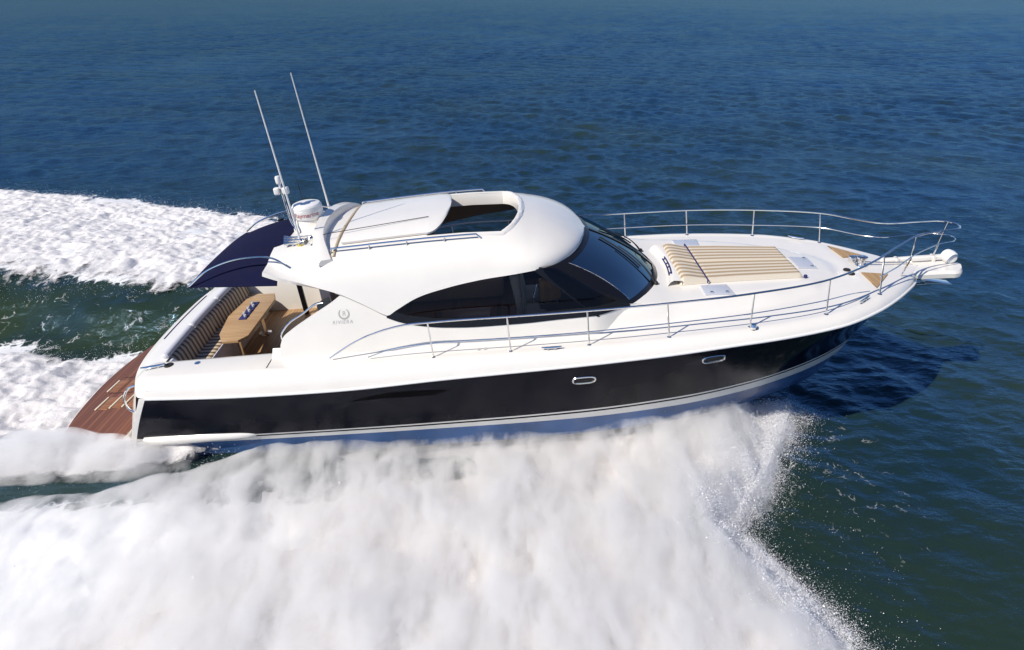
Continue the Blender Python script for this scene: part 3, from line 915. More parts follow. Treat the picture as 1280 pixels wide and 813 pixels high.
for sg in (1, -1):
    pts = [(12.80, .42), (13.20, -.02 + .12), (12.98, .08)] if sg > 0 else [(12.80, -.55), (13.20, -.52), (12.78, -1.0)]
    if sg > 0: pts = [(12.80, .40), (12.86, .12), (13.20, .02), (13.28, .10)]
    pts = [(12.80, sg*.34), (13.24, sg*.40), (12.78, sg*.92)]
    if sg > 0: pts = pts[::1]
    poly = pts if sg > 0 else pts[::-1]
    MB().prism(poly, 0, .012, zf=lambda x, y: float(deckz(x, y)) + .012).build("teak_step", M['teak_pad'], yacht)
w = MB(); zz = float(deckz(12.98, 0))
w.lathe([(.11, 0), (.10, .03), (.06, .05), (.055, .11), (.09, .13), (.09, .16), (.04, .175)], (12.98, .02, zz), n=20)
w.box((12.90, .16, zz + .06), (.14, .12, .12), bev=.02); w.tube([(13.02, .0, zz + .06), (13.4, 0, zz + .02), (13.9, .05, 1.46)], .016, 6)
w.build("windlass", M['steel'], yacht)
for yy in (-.20, -.36):
    MB().lathe([(.062, 0), (.06, .018), (.04, .026)], (12.62, yy, float(deckz(12.62, yy)) + .002), n=18).build("foot_switch", M['rubber'], yacht)
def cleat(p, rz_, name="cleat", s=1.0):
    b = MB(); c = np.array(p); d = np.array([math.cos(rz_), math.sin(rz_), 0])
    for t in (-.05, .05): b.tube([c + d*t*s, c + d*t*s + [0, 0, .045*s]], .012*s, 8)
    b.tube([c - d*.14*s + [0, 0, .058*s], c - d*.06*s + [0, 0, .05*s], c + d*.06*s + [0, 0, .05*s], c + d*.14*s + [0, 0, .058*s]], [.010*s, .018*s, .018*s, .010*s], 8)
    return b.build(name, M['steel'], yacht)
for sg in (1, -1):
    cleat((.80, 1.86*sg, float(zg(.8)) - .02), R(-14*sg), s=1.35)
    cleat((7.25, 2.20*sg, float(zg(7.2)) - .012), 0, s=1.1)
    cleat((12.35, 1.36*sg, float(zg(12.3)) - .01), R(-38*sg), s=1.1)
    b = MB(); b.lathe([(.075, 0), (.07, .02), (.045, .026), (.04, .015)], (1.02, 1.80*sg, float(zg(1.0)) + .002), n=18); b.build("deck_filler", M['rubber'], yacht)
    b = MB(); b.lathe([(.05, 0), (.045, .014), (.02, .018)], (1.5, 1.80*sg, float(zg(1.5)) + .004), n=18); b.build("deck_cap", M['steel'], yacht)
for xx in (6.12, 6.22): MB().lathe([(.03, 0), (.027, .012), (.01, .014)], (xx, -2.02, float(deckz(xx, 2.02)) + .001), n=14).build("deck_cap", M['steel'], yacht)
# bollard knobs on the starboard deck edge
for x in (10.35,):
    MB().lathe([(.04, 0), (.04, .02), (.055, .05), (.04, .085), (.01, .09)], (x, -2.02, float(zg(x))), n=16).build("bollard", M['steel'], yacht)
# deck hatches
def hatch(poly, name="deck_hatch"):
    MB().prism(poly, 0, .022, bev=.006, zf=lambda x, y: float(deckz(x, y)) + .003).build(name, M['grey_hatch'], yacht)
for sg in (1, -1):
    P = [(9.84, .86*sg), (10.28, .86*sg), (10.32, 1.20*sg), (9.84, 1.20*sg)]
    hatch(P if sg > 0 else P[::-1])
hatch([(11.74, -.24), (12.08, -.24), (12.08, .24), (11.74, .24)])
for x, y in ((12.0, .18), (12.0, -.18), (10.2, -1.15), (9.95, -1.15)):
    MB().box((x, y, float(deckz(x, y)) + .035), (.05, .03, .03), bev=.006).build("hatch_latch", M['steel'], yacht)

# ---- foredeck sun cushions (lift-off pads)
def sun_cushion(sg):
    rows = []
    for x in np.linspace(9.52, 11.66, 60):
        s = (x - 9.52) / 2.14
        y0 = .012; y1 = .80 - .17 * s
        head = .06 * (1 - sstep(9.62, 10.0, x)) * float(sstep(9.50, 9.60, x))
        en = min(1, (x - 9.52) / .05, (11.66 - x) / .05); en = math.sqrt(max(0, 1 - (1 - en)**2))
        crease = .020 * math.exp(-((x - 9.98) / .02)**2)
        row = []
        for t in np.linspace(0, 1, 20):
            y = y0 + (y1 - y0) * t
            ed_ = min(1, t / .04, (1 - t) / .05); ed_ = math.sqrt(max(0, 1 - (1 - ed_)**2))
            z = float(deckz(x, y)) + .004 + (.075 + head - crease) * min(ed_, en) ** .8
            row.append((x, y*sg, z))
        rows.append(row)
    top = np.array(rows)
    b = MB().grid(top, flip=sg > 0)
    base = top.copy()
    for i in range(base.shape[0]):
        for j in range(base.shape[1]): base[i, j, 2] = float(deckz(base[i, j, 0], base[i, j, 1])) + .003
    b.grid(base, flip=sg < 0)
    c = (10.6, .4*sg, float(deckz(10.6, .4)))
    o = b.build("sun_cushion", M['pad_fabric'], None, 60, origin=c)
    tt = np.tile(np.clip(np.linspace(-.01, 1.0, 20), 0, .955), 120)
    at = o.data.attributes.new("across", 'FLOAT', 'POINT'); at.data.foreach_set("value", tt)
    o.matrix_world = YM @ Matrix.Translation(c)
    p = MB()
    ln = [(9.98, sg*(.012 + .785*t), float(deckz(9.98, .8*t)) + .085) for t in np.linspace(0, 1, 14)]
    ln += [(9.98, sg*.80, float(deckz(9.98, .8)) + .03)]
    p.tube(ln, .012, 6)
    pp = p.build("piping", M['blue_strap'], o, origin=c)
    return o
c1 = sun_cushion(-1); c2 = sun_cushion(1)
label(c1, "tan striped sun cushion on the foredeck, the half beside the near side deck hatch", "cushion", "striped sun cushions on the foredeck")
label(c2, "tan striped sun cushion on the foredeck, the half towards the far rail", "cushion", "striped sun cushions on the foredeck")
# backrest wedge behind the cushions, with webbing strap
wb = []
for y in np.linspace(-.80, .80, 25):
    x0 = 9.34 + .10 * (1 - (y/.8)**2) - .02
    zd = float(deckz(9.45, y))
    wb.append([(x0 - .02, y, zd - .01), (x0 + .03, y, zd + .07), (x0 + .09, y, zd + .105), (9.52 + .03, y, zd + .09), (9.55, y, zd - .01)])
MB().grid(np.array(wb), flip=False).build("backrest_wedge", M['gelcoat'], yacht, 50, recalc=True)
st = MB()
for dx in (0, .05):
    st.tube([(9.335 - dx*.3 + .1*(1-(y/.8)**2) + dx, y, float(deckz(9.45, y)) + .07 + dx*.7) for y in np.linspace(-.50, .20, 14)], .012, 6)
for y in (-.45, -.2, -.05, .15): st.tube([(9.33 + .1*(1-(y/.8)**2), y, float(deckz(9.4, y)) + .065), (9.375 + .1*(1-(y/.8)**2), y, float(deckz(9.4, y)) + .105)], .014, 6)
st.build("webbing_strap", M['blue_strap'], yacht)
MB().lathe([(.03, 0), (.03, .05), (.012, .06)], (11.70, -.62, float(deckz(11.7, .62))), n=14).build("cushion_stud", M['blue_strap'], yacht)

# ---- rails
def rail_y(x): return float(Ky(x)) - .24 * min(1.0, float(Ky(x)) / .6)
TOPS = [(3.76, -2.02, 1.52), (3.95, -2.03, 1.64), (4.2, -2.05, 1.79), (4.6, -2.08, 1.96), (5.0, -2.10, 2.06), (5.5, -2.13, 2.10), (6.7, -2.14, 2.11), (7.8, -2.13, 2.11), (9.03, -2.07, 2.11), (10.27, -1.97, 2.12), (11.55, -1.70, 2.13), (12.45, -1.22, 2.15), (13.0, -.84, 2.19), (13.55, -.52, 2.24), (14.05, -.37, 2.22), (14.38, -.24, 2.19), (14.46, 0, 2.17), (14.38, .24, 2.14), (14.05, .36, 2.11), (13.55, .46, 2.08), (12.70, 1.20, 2.08), (11.55, 1.66, 2.08), (10.3, 1.93, 2.08), (9.05, 2.02, 2.08), (8.4, 2.06, 2.08), (6.7, 2.12, 2.08), (5.5, 2.12, 2.08), (4.6, 2.08, 1.95), (4.2, 2.05, 1.79), (3.76, 2.02, 1.52)]
MIDS = [(4.38, -2.07, 1.52), (4.8, -2.10, 1.66), (5.35, -2.12, 1.72), (6.7, -2.13, 1.73), (7.8, -2.12, 1.74), (9.03, -2.07, 1.76), (10.3, -1.96, 1.77), (11.5, -1.70, 1.76), (12.15, -1.38, 1.68), (12.55, -1.12, 1.56)]
MIDF = [(12.66, -1.13, 1.82), (13.05, -.88, 1.84), (13.55, -.56, 1.92), (14.0, -.38, 1.98), (14.36, -.24, 1.97), (14.44, 0, 1.95), (14.36, .24, 1.90), (14.0, .36, 1.86), (13.5, .44, 1.82), (12.72, 1.18, 1.79), (11.55, 1.64, 1.77), (10.3, 1.91, 1.77), (9.05, 2.01, 1.77), (8.36, 2.04, 1.77), (6.7, 2.11, 1.75), (5.4, 2.11, 1.73), (4.4, 2.07, 1.55)]
MB().tube(catmull(TOPS, 220), .0165, 10).build("guard_rail", M['steel'], yacht)
MB().tube(catmull(MIDS, 90), .0105, 8).build("middle_rail", M['steel'], yacht)
MB().tube(catmull(MIDF, 160), .0105, 8).build("middle_rail", M['steel'], yacht)
def stanchion(xb, xt, sg, yb=None, yt_=None, zt=None):
    yb = rail_y(xb) if yb is None else yb
    tl = catmull(TOPS, 400); cand = tl[(tl[:, 1] * sg > -.05)]
    q = cand[np.argmin(np.abs(cand[:, 0] - xt))]
    zb = float(deckz(xb, yb))
    b = MB(); b.tube([(xb, yb*sg, zb - .01), tuple(q)], .0125, 8)
    b.lathe([(.038, -.005), (.036, .012), (.02, .022)], (xb, yb*sg, zb), n=14)
    b.build("stanchion", M['steel'], yacht)
for sg in (1, -1):
    for xb in (5.42, 6.62, 7.83, 9.06, 10.33, 11.60, 12.72):
        stanchion(xb, xb - .03, sg)
b = MB(); b.tube([(14.35, .20, 1.42), (14.41, .12, 2.17)], .013, 8); b.build("stanchion", M['steel'], yacht)
b = MB(); b.tube([(13.45, -.42, 1.42), (13.42, -.62, 1.84), (13.45, -.58, 2.23)], .013, 8); b.build("stanchion", M['steel'], yacht)

# cockpit side handrails on the wings
for sg in (1, -1):
    MB().tube(catmull([(2.98, 1.70*sg, 1.60), (2.93, 1.66*sg, 1.78), (3.05, 1.62*sg, 1.94), (3.35, 1.58*sg, 2.12), (3.62, 1.58*sg, 2.28), (3.72, 1.60*sg, 2.30)], 24), .016, 8).build("grab_rail", M['steel'], yacht)
    MB().tube(catmull([(.50, 1.95*sg, 1.22), (.34, 1.97*sg, 1.18), (.20, 2.0*sg, 1.0), (.22, 2.02*sg, .78), (.34, 2.04*sg, .72)], 20), .018, 8).build("transom_rail", M['steel'], yacht)

# ---- cockpit
MB().box((1.85, 0, .58), (2.1, 3.28, .05)).build("cockpit_sole", M['teak_deck'], yacht)
bs = MB(); rows = []
for y in np.linspace(-1.62, 1.62, 41):
    xb = .86 + .05*(y/1.6)**2
    rows.append([(xb + .02, y, 1.05), (xb + .01, y, 1.30), (xb - .02, y, 1.40)])
settee = MB()
settee.box((1.05, 0, .78), (.46, 3.1, .40), bev=.03)
settee_o = settee.build("settee", M['gelcoat'], yacht)
def cushion_strip(name, sec, y0, y1, m, n=40, bow=.05):
    b = MB(); rows = []
    for k, y in enumerate(np.linspace(y0, y1, n)):
        t = (y - y0) / (y1 - y0); e = min(1, t / .02, (1 - t) / .02); e = math.sqrt(max(0, 1 - (1 - e)**2))
        cx = np.mean([p[0] for p in sec]); cz = np.mean([p[1] for p in sec])
        rows.append([(cx + (x - cx)*(.5 + .5*e) + bow*(y/1.6)**2, y, cz + (z - cz)*(.5 + .5*e)) for x, z in sec])
    b.grid(np.array(rows), close_v=True)
    L = len(sec); b.f.append(tuple(range(L))); b.mi.append(0); b.f.append(tuple((n-1)*L + k for k in range(L))); b.mi.append(0)
    return b.build(name, m, settee_o, 50, recalc=True)
seat_sec = [(.84, .985), (.84, 1.07), (.90, 1.085), (1.18, 1.085), (1.23, 1.075), (1.25, 1.04), (1.24, .985)]
for a, c in ((-1.50, -.01), (.01, 1.55)): cushion_strip("seat_cushion", seat_sec, a, c, M['seat_fabric'])
back_sec = [(.80, 1.06), (.77, 1.40), (.81, 1.43), (.86, 1.42), (.90, 1.36), (.93, 1.20), (.95, 1.06)]
for a, c in ((-1.50, -.01), (.01, 1.55)): cushion_strip("back_cushion", back_sec, a, c, M['seat_fabric'])
roll_sec = [(.78 + .068*math.cos(a), 1.465 + .055*math.sin(a)) for a in np.linspace(0, 2*math.pi, 15)[:-1]]
for a, c in ((-1.56, -.53), (-.51, .53), (.55, 1.60)): cushion_strip("bolster", roll_sec, a, c, M['vinyl'])
side_sec = [(.84, 1.06), (.80, 1.40), (.90, 1.42), (1.02, 1.30), (1.25, 1.12), (1.25, 1.06)]
cushion_strip("end_cushion", side_sec, -1.63, -1.52, M['vinyl'])
front_sec = [(1.235, .80), (1.235, 1.06), (1.27, 1.08), (1.30, 1.05), (1.285, .80)]
cushion_strip("front_roll", front_sec, -1.52, 1.55, M['vinyl'])
# table
tb = [(1.24, -.50), (1.40, -.78), (1.70, -.78), (1.83, -.62), (1.83, .82), (1.72, 1.10), (1.36, 1.12), (1.20, .92), (1.12, .2)]
ta = MB().prism(tb, 1.215, 1.265, bev=.012)
table = ta.build("cockpit_table", M['teak_table'], yacht)
for x, y in ((1.45, -.35), (1.52, .62)):
    MB().lathe([(.13, 0), (.125, .02), (.06, .04), (.052, .06), (.05, .58), (.10, .61)], (x, y, .605), n=20).build("leg", M['steel'], table)
tr = MB(); tr.box((1.475, .36, 1.272), (.15, .72, .016), bev=.006); tr.build("tray", M['blue_strap'], table)
for k in range(6):
    MB().lathe([(.028, 0), (.03, .03), (.022, .045)], (1.475 + .03*(-1)**k, .10 + .105*k, 1.28), n=12).build("cup", M['grey_hatch'], table)

# ---- swim platform
pl = []
plat = [(-.55, -2.08), (-1.3, -2.06)] 
outer = [(-.45, -2.12), (-1.05, -2.16), (-1.42, -2.02), (-1.66, -1.6), (-1.84, -1.0), (-1.93, -.3), (-1.95, .1), (-1.91, .7), (-1.80, 1.3), (-1.62, 1.8), (-1.42, 2.05), (-1.05, 2.16), (-.45, 2.12)]
oc = catmull([(x, y, 0) for x, y in outer], 60)[:, :2]
poly = [tuple(p) for p in oc]
area = sum(poly[i][0]*poly[(i+1) % 60][1] - poly[(i+1) % 60][0]*poly[i][1] for i in range(60))
if area < 0: poly = poly[::-1]
platform = MB().prism(poly, -.19, -.09, bev=.03).build("swim_platform", M['gelcoat'], yacht)
ins = []
for x, y in poly:
    d = np.array([x + .6, y]); L = np.linalg.norm(d); ins.append((x - d[0]/L*.05, y - d[1]/L*.05))
MB().prism(ins, -.095, -.078).build("teak_deck", M['teak_platform'], platform)
for x, y, L in ((-1.38, .78, .42), (-1.02, .55, .36), (-1.62, .05, .40), (-1.50, -.55, .42), (-1.24, -.52, .42), (-1.0, -.50, .42), (-.80, .75, .3)):
    MB().box((x, y, -.066), (.028, L, .02), bev=.006, rz=R(-4)).build("chock", M['cream_leather'], platform)
for x, y in ((-1.50, .06), (-1.24, .05), (-.98, .04), (-1.37, -.54), (-1.12, -.52), (-.86, -.50)):
    MB().box((x, y, -.0775), (.19, .40, .012), bev=.003, rz=R(-4)).build("teak_inset", M['teak_inset'], platform)
ft = MB(); 
for sgx, y in ((-1.45, .36), (-1.45, -.20)): MB().box((sgx + .2, y, -.0745), (.62, .012, .006)).build("hatch_line", M['rubber'], platform)
MB().box((-.55, -1.75, -.05), (.25, .03, .02), bev=.006).build("chock", M['white_plastic'], platform)

# ================================================================== THE SEA, THE WAKE AND THE SPRAY
def to_boat(X, Y): return X + 6.5, Y - 10.1

NW = 64
lam = np.exp(RNG.uniform(math.log(.28), math.log(2.9), NW))
wdir = R(250) + RNG.normal(0, R(38), NW)
wamp = .0060 * lam ** .80 * RNG.uniform(.6, 1.3, NW)
wph = RNG.uniform(0, 2*math.pi, NW)
def chop(X, Y, step):
    h = np.zeros_like(X)
    for k in range(NW):
        kk = 2*math.pi / lam[k]
        a = wamp[k] * np.clip((lam[k] / step - 2) / 2.5, 0, 1)
        ph = kk * (X*math.cos(wdir[k]) + Y*math.sin(wdir[k])) + wph[k]
        s = np.sin(ph)
        h += a * (s + .35 * (1 - np.abs(np.sin(ph*.5 + .4))) * 1.2 - .2)
    patch = .75 + .5 * vnoise(X*.07, Y*.05, 2.2)
    calm = 1 - .5 * np.exp(-((X - 5.0)/5.0)**2 - ((Y - 5.0)/3.5)**2)
    return h * patch * calm

def yo(x): return np.interp(x, [-40, -13.8, -8.8, -6, -1.4, 2, 6, 10, 11.5], [18.5, 13.4, 12.3, 11.4, 9.9, 7.0, 4.6, 2.4, 1.2])
def yi(x): return np.interp(x, [-40, -14, -7.4, -1.6, 2, 6, 10, 11.5], [9.0, 6.0, 4.9, 3.9, 3.3, 2.6, 1.9, 1.0])
def wake_h(x, y):
    """raised shoulders either side, hollow behind the stern"""
    w = fbm(x*.35, y*.6, 4.0, 3)
    a = np.abs(y); i = yi(x) + .35*w; o = yo(x) + .5*w
    amp = np.interp(x, [-40, -20, -6, 0, 4, 10, 11.5], [.25, .45, .62, .60, .35, .12, 0])
    rise = sstep(i - 2.6, i + .35, a)
    fall = 1 - sstep(i + .6, o + .3, a) * .85
    fall = fall * (1 - sstep(o - .3, o + 1.6, a))
    ridge = amp * rise * fall
    hollow = -.30 * (1 - sstep(i - 2.2, i - .6, a)) * (1 - sstep(-.4, 1.5, x)) * sstep(-34, -6, x)
    wash = .22 * np.exp(-(y/1.5)**2) * (1 - sstep(-2.2, -.9, x)) * np.interp(x, [-40, -12, -4, -1], [.3, .9, 1.1, .5])
    return ridge + hollow + wash
def foam_m(x, y):
    """0..1 thin foam cover lying on the water itself"""
    w = fbm(x*.5, y*.8, 9.0, 4)
    a = np.abs(y)
    f1 = sstep(yi(x) - .4 + .6*w, yi(x) + .6 + .5*w, a) * (1 - sstep(yo(x) - .5 + .8*w, yo(x) + .9 + .8*w, a)) * (1 - sstep(10, 11.4, x))
    c = np.interp(x, [-40, -12, -4, 0], [3.2, 2.6, 2.1, 1.9])
    f2 = (1 - sstep(c - .9 + .9*w, c + .5 + .9*w, a)) * (1 - sstep(-.3, .8, x))
    f3 = .42 * sstep(.7, 1.4, a) * (1 - sstep(yi(x)-1.2, yi(x), a)) * (1 - sstep(-.3, .6, x)) * 0.3
    near = .11 * sstep(9.0, 10.5, x) * (1 - sstep(12.0, 14.5, x)) * (1 - sstep(-1.6, -.6, y)) * sstep(-4.5, -3.0, y)
    return np.clip(np.maximum(np.maximum(f1, f2), np.maximum(f3, near)), 0, 1)

# ---- sea sheet: rings round the camera's foot point, fine inside the view and coarse outside
rad = np.concatenate([[0.02], np.geomspace(1.6, 280, 1250), np.geomspace(290, 9000, 40)])
fine = np.linspace(R(90 - 47), R(90 + 47), 620)
ang = np.concatenate([fine, np.linspace(R(90 + 47), R(360 + 90 - 47), 110)[1:-1]])
A, Rr = np.meshgrid(ang, rad)
SX, SY = Rr*np.cos(A), Rr*np.sin(A)
dstep = np.maximum(np.gradient(rad)[:, None], np.full_like(A, .01))
da = np.gradient(ang); stepxy = np.maximum(dstep, np.abs(da)[None, :] * Rr)
xb, yb = to_boat(SX, SY)
SZ = SEA_Z + chop(SX, SY, stepxy)
nearm = (xb > -45) & (xb < 20) & (np.abs(yb) < 26)
wz = np.zeros_like(SX); fo = np.zeros_like(SX); mi_ = np.zeros_like(SX)
wz[nearm] = wake_h(xb[nearm], yb[nearm]); fo[nearm] = foam_m(xb[nearm], yb[nearm])
mi_[nearm] = np.clip((1 - sstep(yi(xb[nearm]) - .2, yi(xb[nearm]) + 1.2, np.abs(yb[nearm]))) * (1 - sstep(-.5, 2.0, xb[nearm])) * (.55 + .6*fbm(xb[nearm]*.5, yb[nearm]*.9, 15.0, 4)), 0, 1)
# keep the surface quiet and low inside the hull's footprint
ins = (xb > -1.9) & (xb < 9.0) & (np.abs(yb) < np.interp(xb, [-1.9, 6, 9.0], [1.9, 1.7, .6]))
SZ = SEA_Z + (SZ - SEA_Z) * (1 - .6 * np.clip(mi_*1.6, 0, 1)) + wz - .25 * ins
na, nr = len(ang), len(rad)
me = bpy.data.meshes.new("sea")
vid = np.arange(na*nr).reshape(nr, na)
quads = np.stack([vid[:-1, :], np.roll(vid, -1, 1)[:-1, :], np.roll(vid, -1, 1)[1:, :], vid[1:, :]], -1).reshape(-1, 4)[:, ::-1]
def mesh_np(name, V, Q, mats, parent=None, attrs=None, smooth=True, n=4):
    me = bpy.data.meshes.new(name)
    V = np.ascontiguousarray(V, np.float32); Q = np.ascontiguousarray(Q, np.int32)
    me.vertices.add(len(V)); me.vertices.foreach_set("co", V.ravel())
    me.loops.add(Q.size); me.loops.foreach_set("vertex_index", Q.ravel())
    me.polygons.add(len(Q)); me.polygons.foreach_set("loop_start", np.arange(0, Q.size, n, dtype=np.int32))
    me.polygons.foreach_set("use_smooth", np.full(len(Q), smooth))
    for m in mats: me.materials.append(m)
    for k, v in (attrs or {}).items():
        at = me.attributes.new(k, 'FLOAT', 'POINT'); at.data.foreach_set("value", np.ascontiguousarray(v, np.float32).ravel())
    me.update(calc_edges=True); me.validate()
    return link(name, me, parent)

# water: dark green-blue body, a weak mirror of the sky, foam where the wake has churned it
wm = mat("sea_water", (.006, .030, .040), .08, IOR=1.333)
ns, ls, b = nt(wm)
tc = ns.new("ShaderNodeTexCoord")
n1 = node(ns, "ShaderNodeTexNoise", Scale=.16, Detail=4.0); ls.new(tc.outputs["Object"], n1.inputs["Vector"])
wr = ramp(ns, [(.35, (.010, .026, .029)), (.65, (.020, .037, .022))]); ls.new(n1.outputs["Fac"], wr.inputs["Fac"])
mp = ns.new("ShaderNodeMapping"); mp.inputs["Scale"].default_value = (1.0, 1.9, 1.0); mp.inputs["Rotation"].default_value = (0, 0, R(-16))
ls.new(tc.outputs["Object"], mp.inputs["Vector"])
rip = node(ns, "ShaderNodeTexNoise", Scale=3.6, Detail=6.0, Roughness=.6, Distortion=.4); ls.new(mp.outputs[0], rip.inputs["Vector"])
big = node(ns, "ShaderNodeTexNoise", Scale=1.0, Detail=3.0, Roughness=.5, Distortion=.6); ls.new(mp.outputs[0], big.inputs["Vector"])
bp0 = node(ns, "ShaderNodeBump", Strength=.4, Distance=.10); ls.new(big.outputs["Fac"], bp0.inputs["Height"])
bp1 = node(ns, "ShaderNodeBump", Strength=.55, Distance=.06); ls.new(rip.outputs["Fac"], bp1.inputs["Height"]); ls.new(bp0.outputs["Normal"], bp1.inputs["Normal"])
mk = ns.new("ShaderNodeAttribute"); mk.attribute_name = "milk"
mmx = ns.new("ShaderNodeMix"); mmx.data_type = 'RGBA'; mmx.inputs["B"].default_value = (.027, .043, .019, 1)
ls.new(mk.outputs["Fac"], mmx.inputs["Factor"]); ls.new(wr.outputs["Color"], mmx.inputs["A"])
ls.new(bp1.outputs["Normal"], b.inputs["Normal"]); ls.new(mmx.outputs["Result"], b.inputs["Base Color"])
mps = ns.new("ShaderNodeMapping"); mps.inputs["Scale"].default_value = (.05, .16, 1.0); mps.inputs["Rotation"].default_value = (0, 0, R(-5)); ls.new(tc.outputs["Object"], mps.inputs["Vector"])
sw = node(ns, "ShaderNodeTexNoise", Scale=1.0, Detail=7.0, Roughness=.62); ls.new(mps.outputs[0], sw.inputs["Vector"])
sws = node(ns, "ShaderNodeMapRange"); sws.inputs["From Min"].default_value = .3; sws.inputs["From Max"].default_value = .7; sws.inputs["To Min"].default_value = .25; sws.inputs["To Max"].default_value = .95
ls.new(sw.outputs["Fac"], sws.inputs["Value"]); ls.new(sws.outputs["Result"], bp0.inputs["Strength"]); ls.new(sws.outputs["Result"], bp1.inputs["Strength"])
foam = ns.new("ShaderNodeBsdfPrincipled"); foam.inputs["Base Color"].default_value = (.80, .80, .80, 1); foam.inputs["Roughness"].default_value = .7
fa = ns.new("ShaderNodeAttribute"); fa.attribute_name = "foam"
fn = node(ns, "ShaderNodeTexNoise", Scale=2.2, Detail=9.0, Roughness=.68, Distortion=.8); ls.new(tc.outputs["Object"], fn.inputs["Vector"])
vo = node(ns, "ShaderNodeTexVoronoi", Scale=3.0, feature='DISTANCE_TO_EDGE'); 
vd = node(ns, "ShaderNodeTexNoise", Scale=3.0, Detail=4.0); ls.new(tc.outputs["Object"], vd.inputs["Vector"])
vmx = ns.new("ShaderNodeMix"); vmx.data_type = 'RGBA'; vmx.blend_type = 'LINEAR_LIGHT'; vmx.inputs["Factor"].default_value = .35
ls.new(tc.outputs["Object"], vmx.inputs["A"]); ls.new(vd.outputs["Color"], vmx.inputs["B"]); ls.new(vmx.outputs["Result"], vo.inputs["Vector"])
lace = node(ns, "ShaderNodeMapRange"); lace.inputs["From Min"].default_value = 0; lace.inputs["From Max"].default_value = .22; lace.inputs["To Min"].default_value = .22; lace.inputs["To Max"].default_value = -.10
ls.new(vo.outputs["Distance"], lace.inputs["Value"])
s1 = node(ns, "ShaderNodeMath", operation='ADD'); ls.new(fn.outputs["Fac"], s1.inputs[0]); ls.new(lace.outputs["Result"], s1.inputs[1])
s2 = node(ns, "ShaderNodeMath", operation='MULTIPLY_ADD'); s2.inputs[1].default_value = 1.1; ls.new(fa.outputs["Fac"], s2.inputs[0]); ls.new(s1.outputs[0], s2.inputs[2])
th = node(ns, "ShaderNodeMapRange"); th.inputs["From Min"].default_value = .86; th.inputs["From Max"].default_value = 1.12
ls.new(s2.outputs[0], th.inputs["Value"])
gate = node(ns, "ShaderNodeMath", operation='GREATER_THAN'); gate.inputs[1].default_value = .01; ls.new(fa.outputs["Fac"], gate.inputs[0])
fm = node(ns, "ShaderNodeMath", operation='MULTIPLY'); ls.new(th.outputs["Result"], fm.inputs[0]); ls.new(gate.outputs[0], fm.inputs[1])
b.inputs["Specular IOR Level"].default_value = 0.0; b.inputs["Roughness"].default_value = 1.0
gl = ns.new("ShaderNodeBsdfGlossy"); gl.inputs["Color"].default_value = (.37, .66, 1.0, 1); gl.inputs["Roughness"].default_value = .07; ls.new(bp1.outputs["Normal"], gl.inputs["Normal"])
fr = ns.new("ShaderNodeFresnel"); fr.inputs["IOR"].default_value = 1.333; ls.new(bp1.outputs["Normal"], fr.inputs["Normal"])
wmx = ns.new("ShaderNodeMixShader"); fcl = ramp(ns, [(0, (0, 0, 0)), (.035, (.035,)*3), (.06, (.12,)*3), (.15, (.31,)*3), (.40, (.34,)*3), (1.0, (.28,)*3)])
ls.new(fr.outputs[0], fcl.inputs["Fac"]); mk2 = node(ns, "ShaderNodeMath", operation='MULTIPLY_ADD'); mk2.inputs[1].default_value = -.75; mk2.inputs[2].default_value = 1.0; ls.new(mk.outputs["Fac"], mk2.inputs[0])
fmk = node(ns, "ShaderNodeMath", operation='MULTIPLY'); ls.new(fcl.outputs["Color"], fmk.inputs[0]); ls.new(mk2.outputs[0], fmk.inputs[1]); ls.new(fmk.outputs[0], wmx.inputs[0]); ls.new(b.outputs[0], wmx.inputs[1]); ls.new(gl.outputs[0], wmx.inputs[2])
mx = ns.new("ShaderNodeMixShader"); ls.new(fm.outputs[0], mx.inputs[0]); ls.new(wmx.outputs[0], mx.inputs[1]); ls.new(foam.outputs[0], mx.inputs[2])
ls.new(mx.outputs[0], ns["Material Output"].inputs["Surface"])
sea = mesh_np("sea", np.stack([SX, SY, SZ], -1).reshape(-1, 3), quads, [wm], attrs={"foam": fo, "milk": mi_})
sea["kind"] = "structure"
# close the tiny ring at the camera's foot
# ---- foam bodies
def foam_mat(name, col, alpha=True, scale=3.0, rough=.85):
    m = mat(name, col, rough, Specular_IOR_Level=.15, Subsurface_Weight=.25, Subsurface_Scale=.12)
    ns, ls, b = nt(m)
    b.inputs["Subsurface Radius"].default_value = (1.0, 1.0, 1.0)
    tc = ns.new("ShaderNodeTexCoord")
    fn = node(ns, "ShaderNodeTexNoise", Scale=scale*8, Detail=6.0, Roughness=.7); ls.new(tc.outputs["Object"], fn.inputs["Vector"])
    bp = node(ns, "ShaderNodeBump", Strength=.45, Distance=.05); ls.new(fn.outputs["Fac"], bp.inputs["Height"]); ls.new(bp.outputs["Normal"], b.inputs["Normal"])
    if alpha:
        fa = ns.new("ShaderNodeAttribute"); fa.attribute_name = "cover"
        n2 = node(ns, "ShaderNodeTexNoise", Scale=scale, Detail=10.0, Roughness=.72, Distortion=.5); ls.new(tc.outputs["Object"], n2.inputs["Vector"])
        s = node(ns, "ShaderNodeMath", operation='ADD'); ls.new(fa.outputs["Fac"], s.inputs[0]); ls.new(n2.outputs["Fac"], s.inputs[1])
        th = node(ns, "ShaderNodeMapRange"); th.inputs["From Min"].default_value = .78; th.inputs["From Max"].default_value = 1.0
        ls.new(s.outputs[0], th.inputs["Value"]); ls.new(th.outputs["Result"], b.inputs["Alpha"])
    return m
FM = foam_mat("foam_white", (.76, .735, .725))

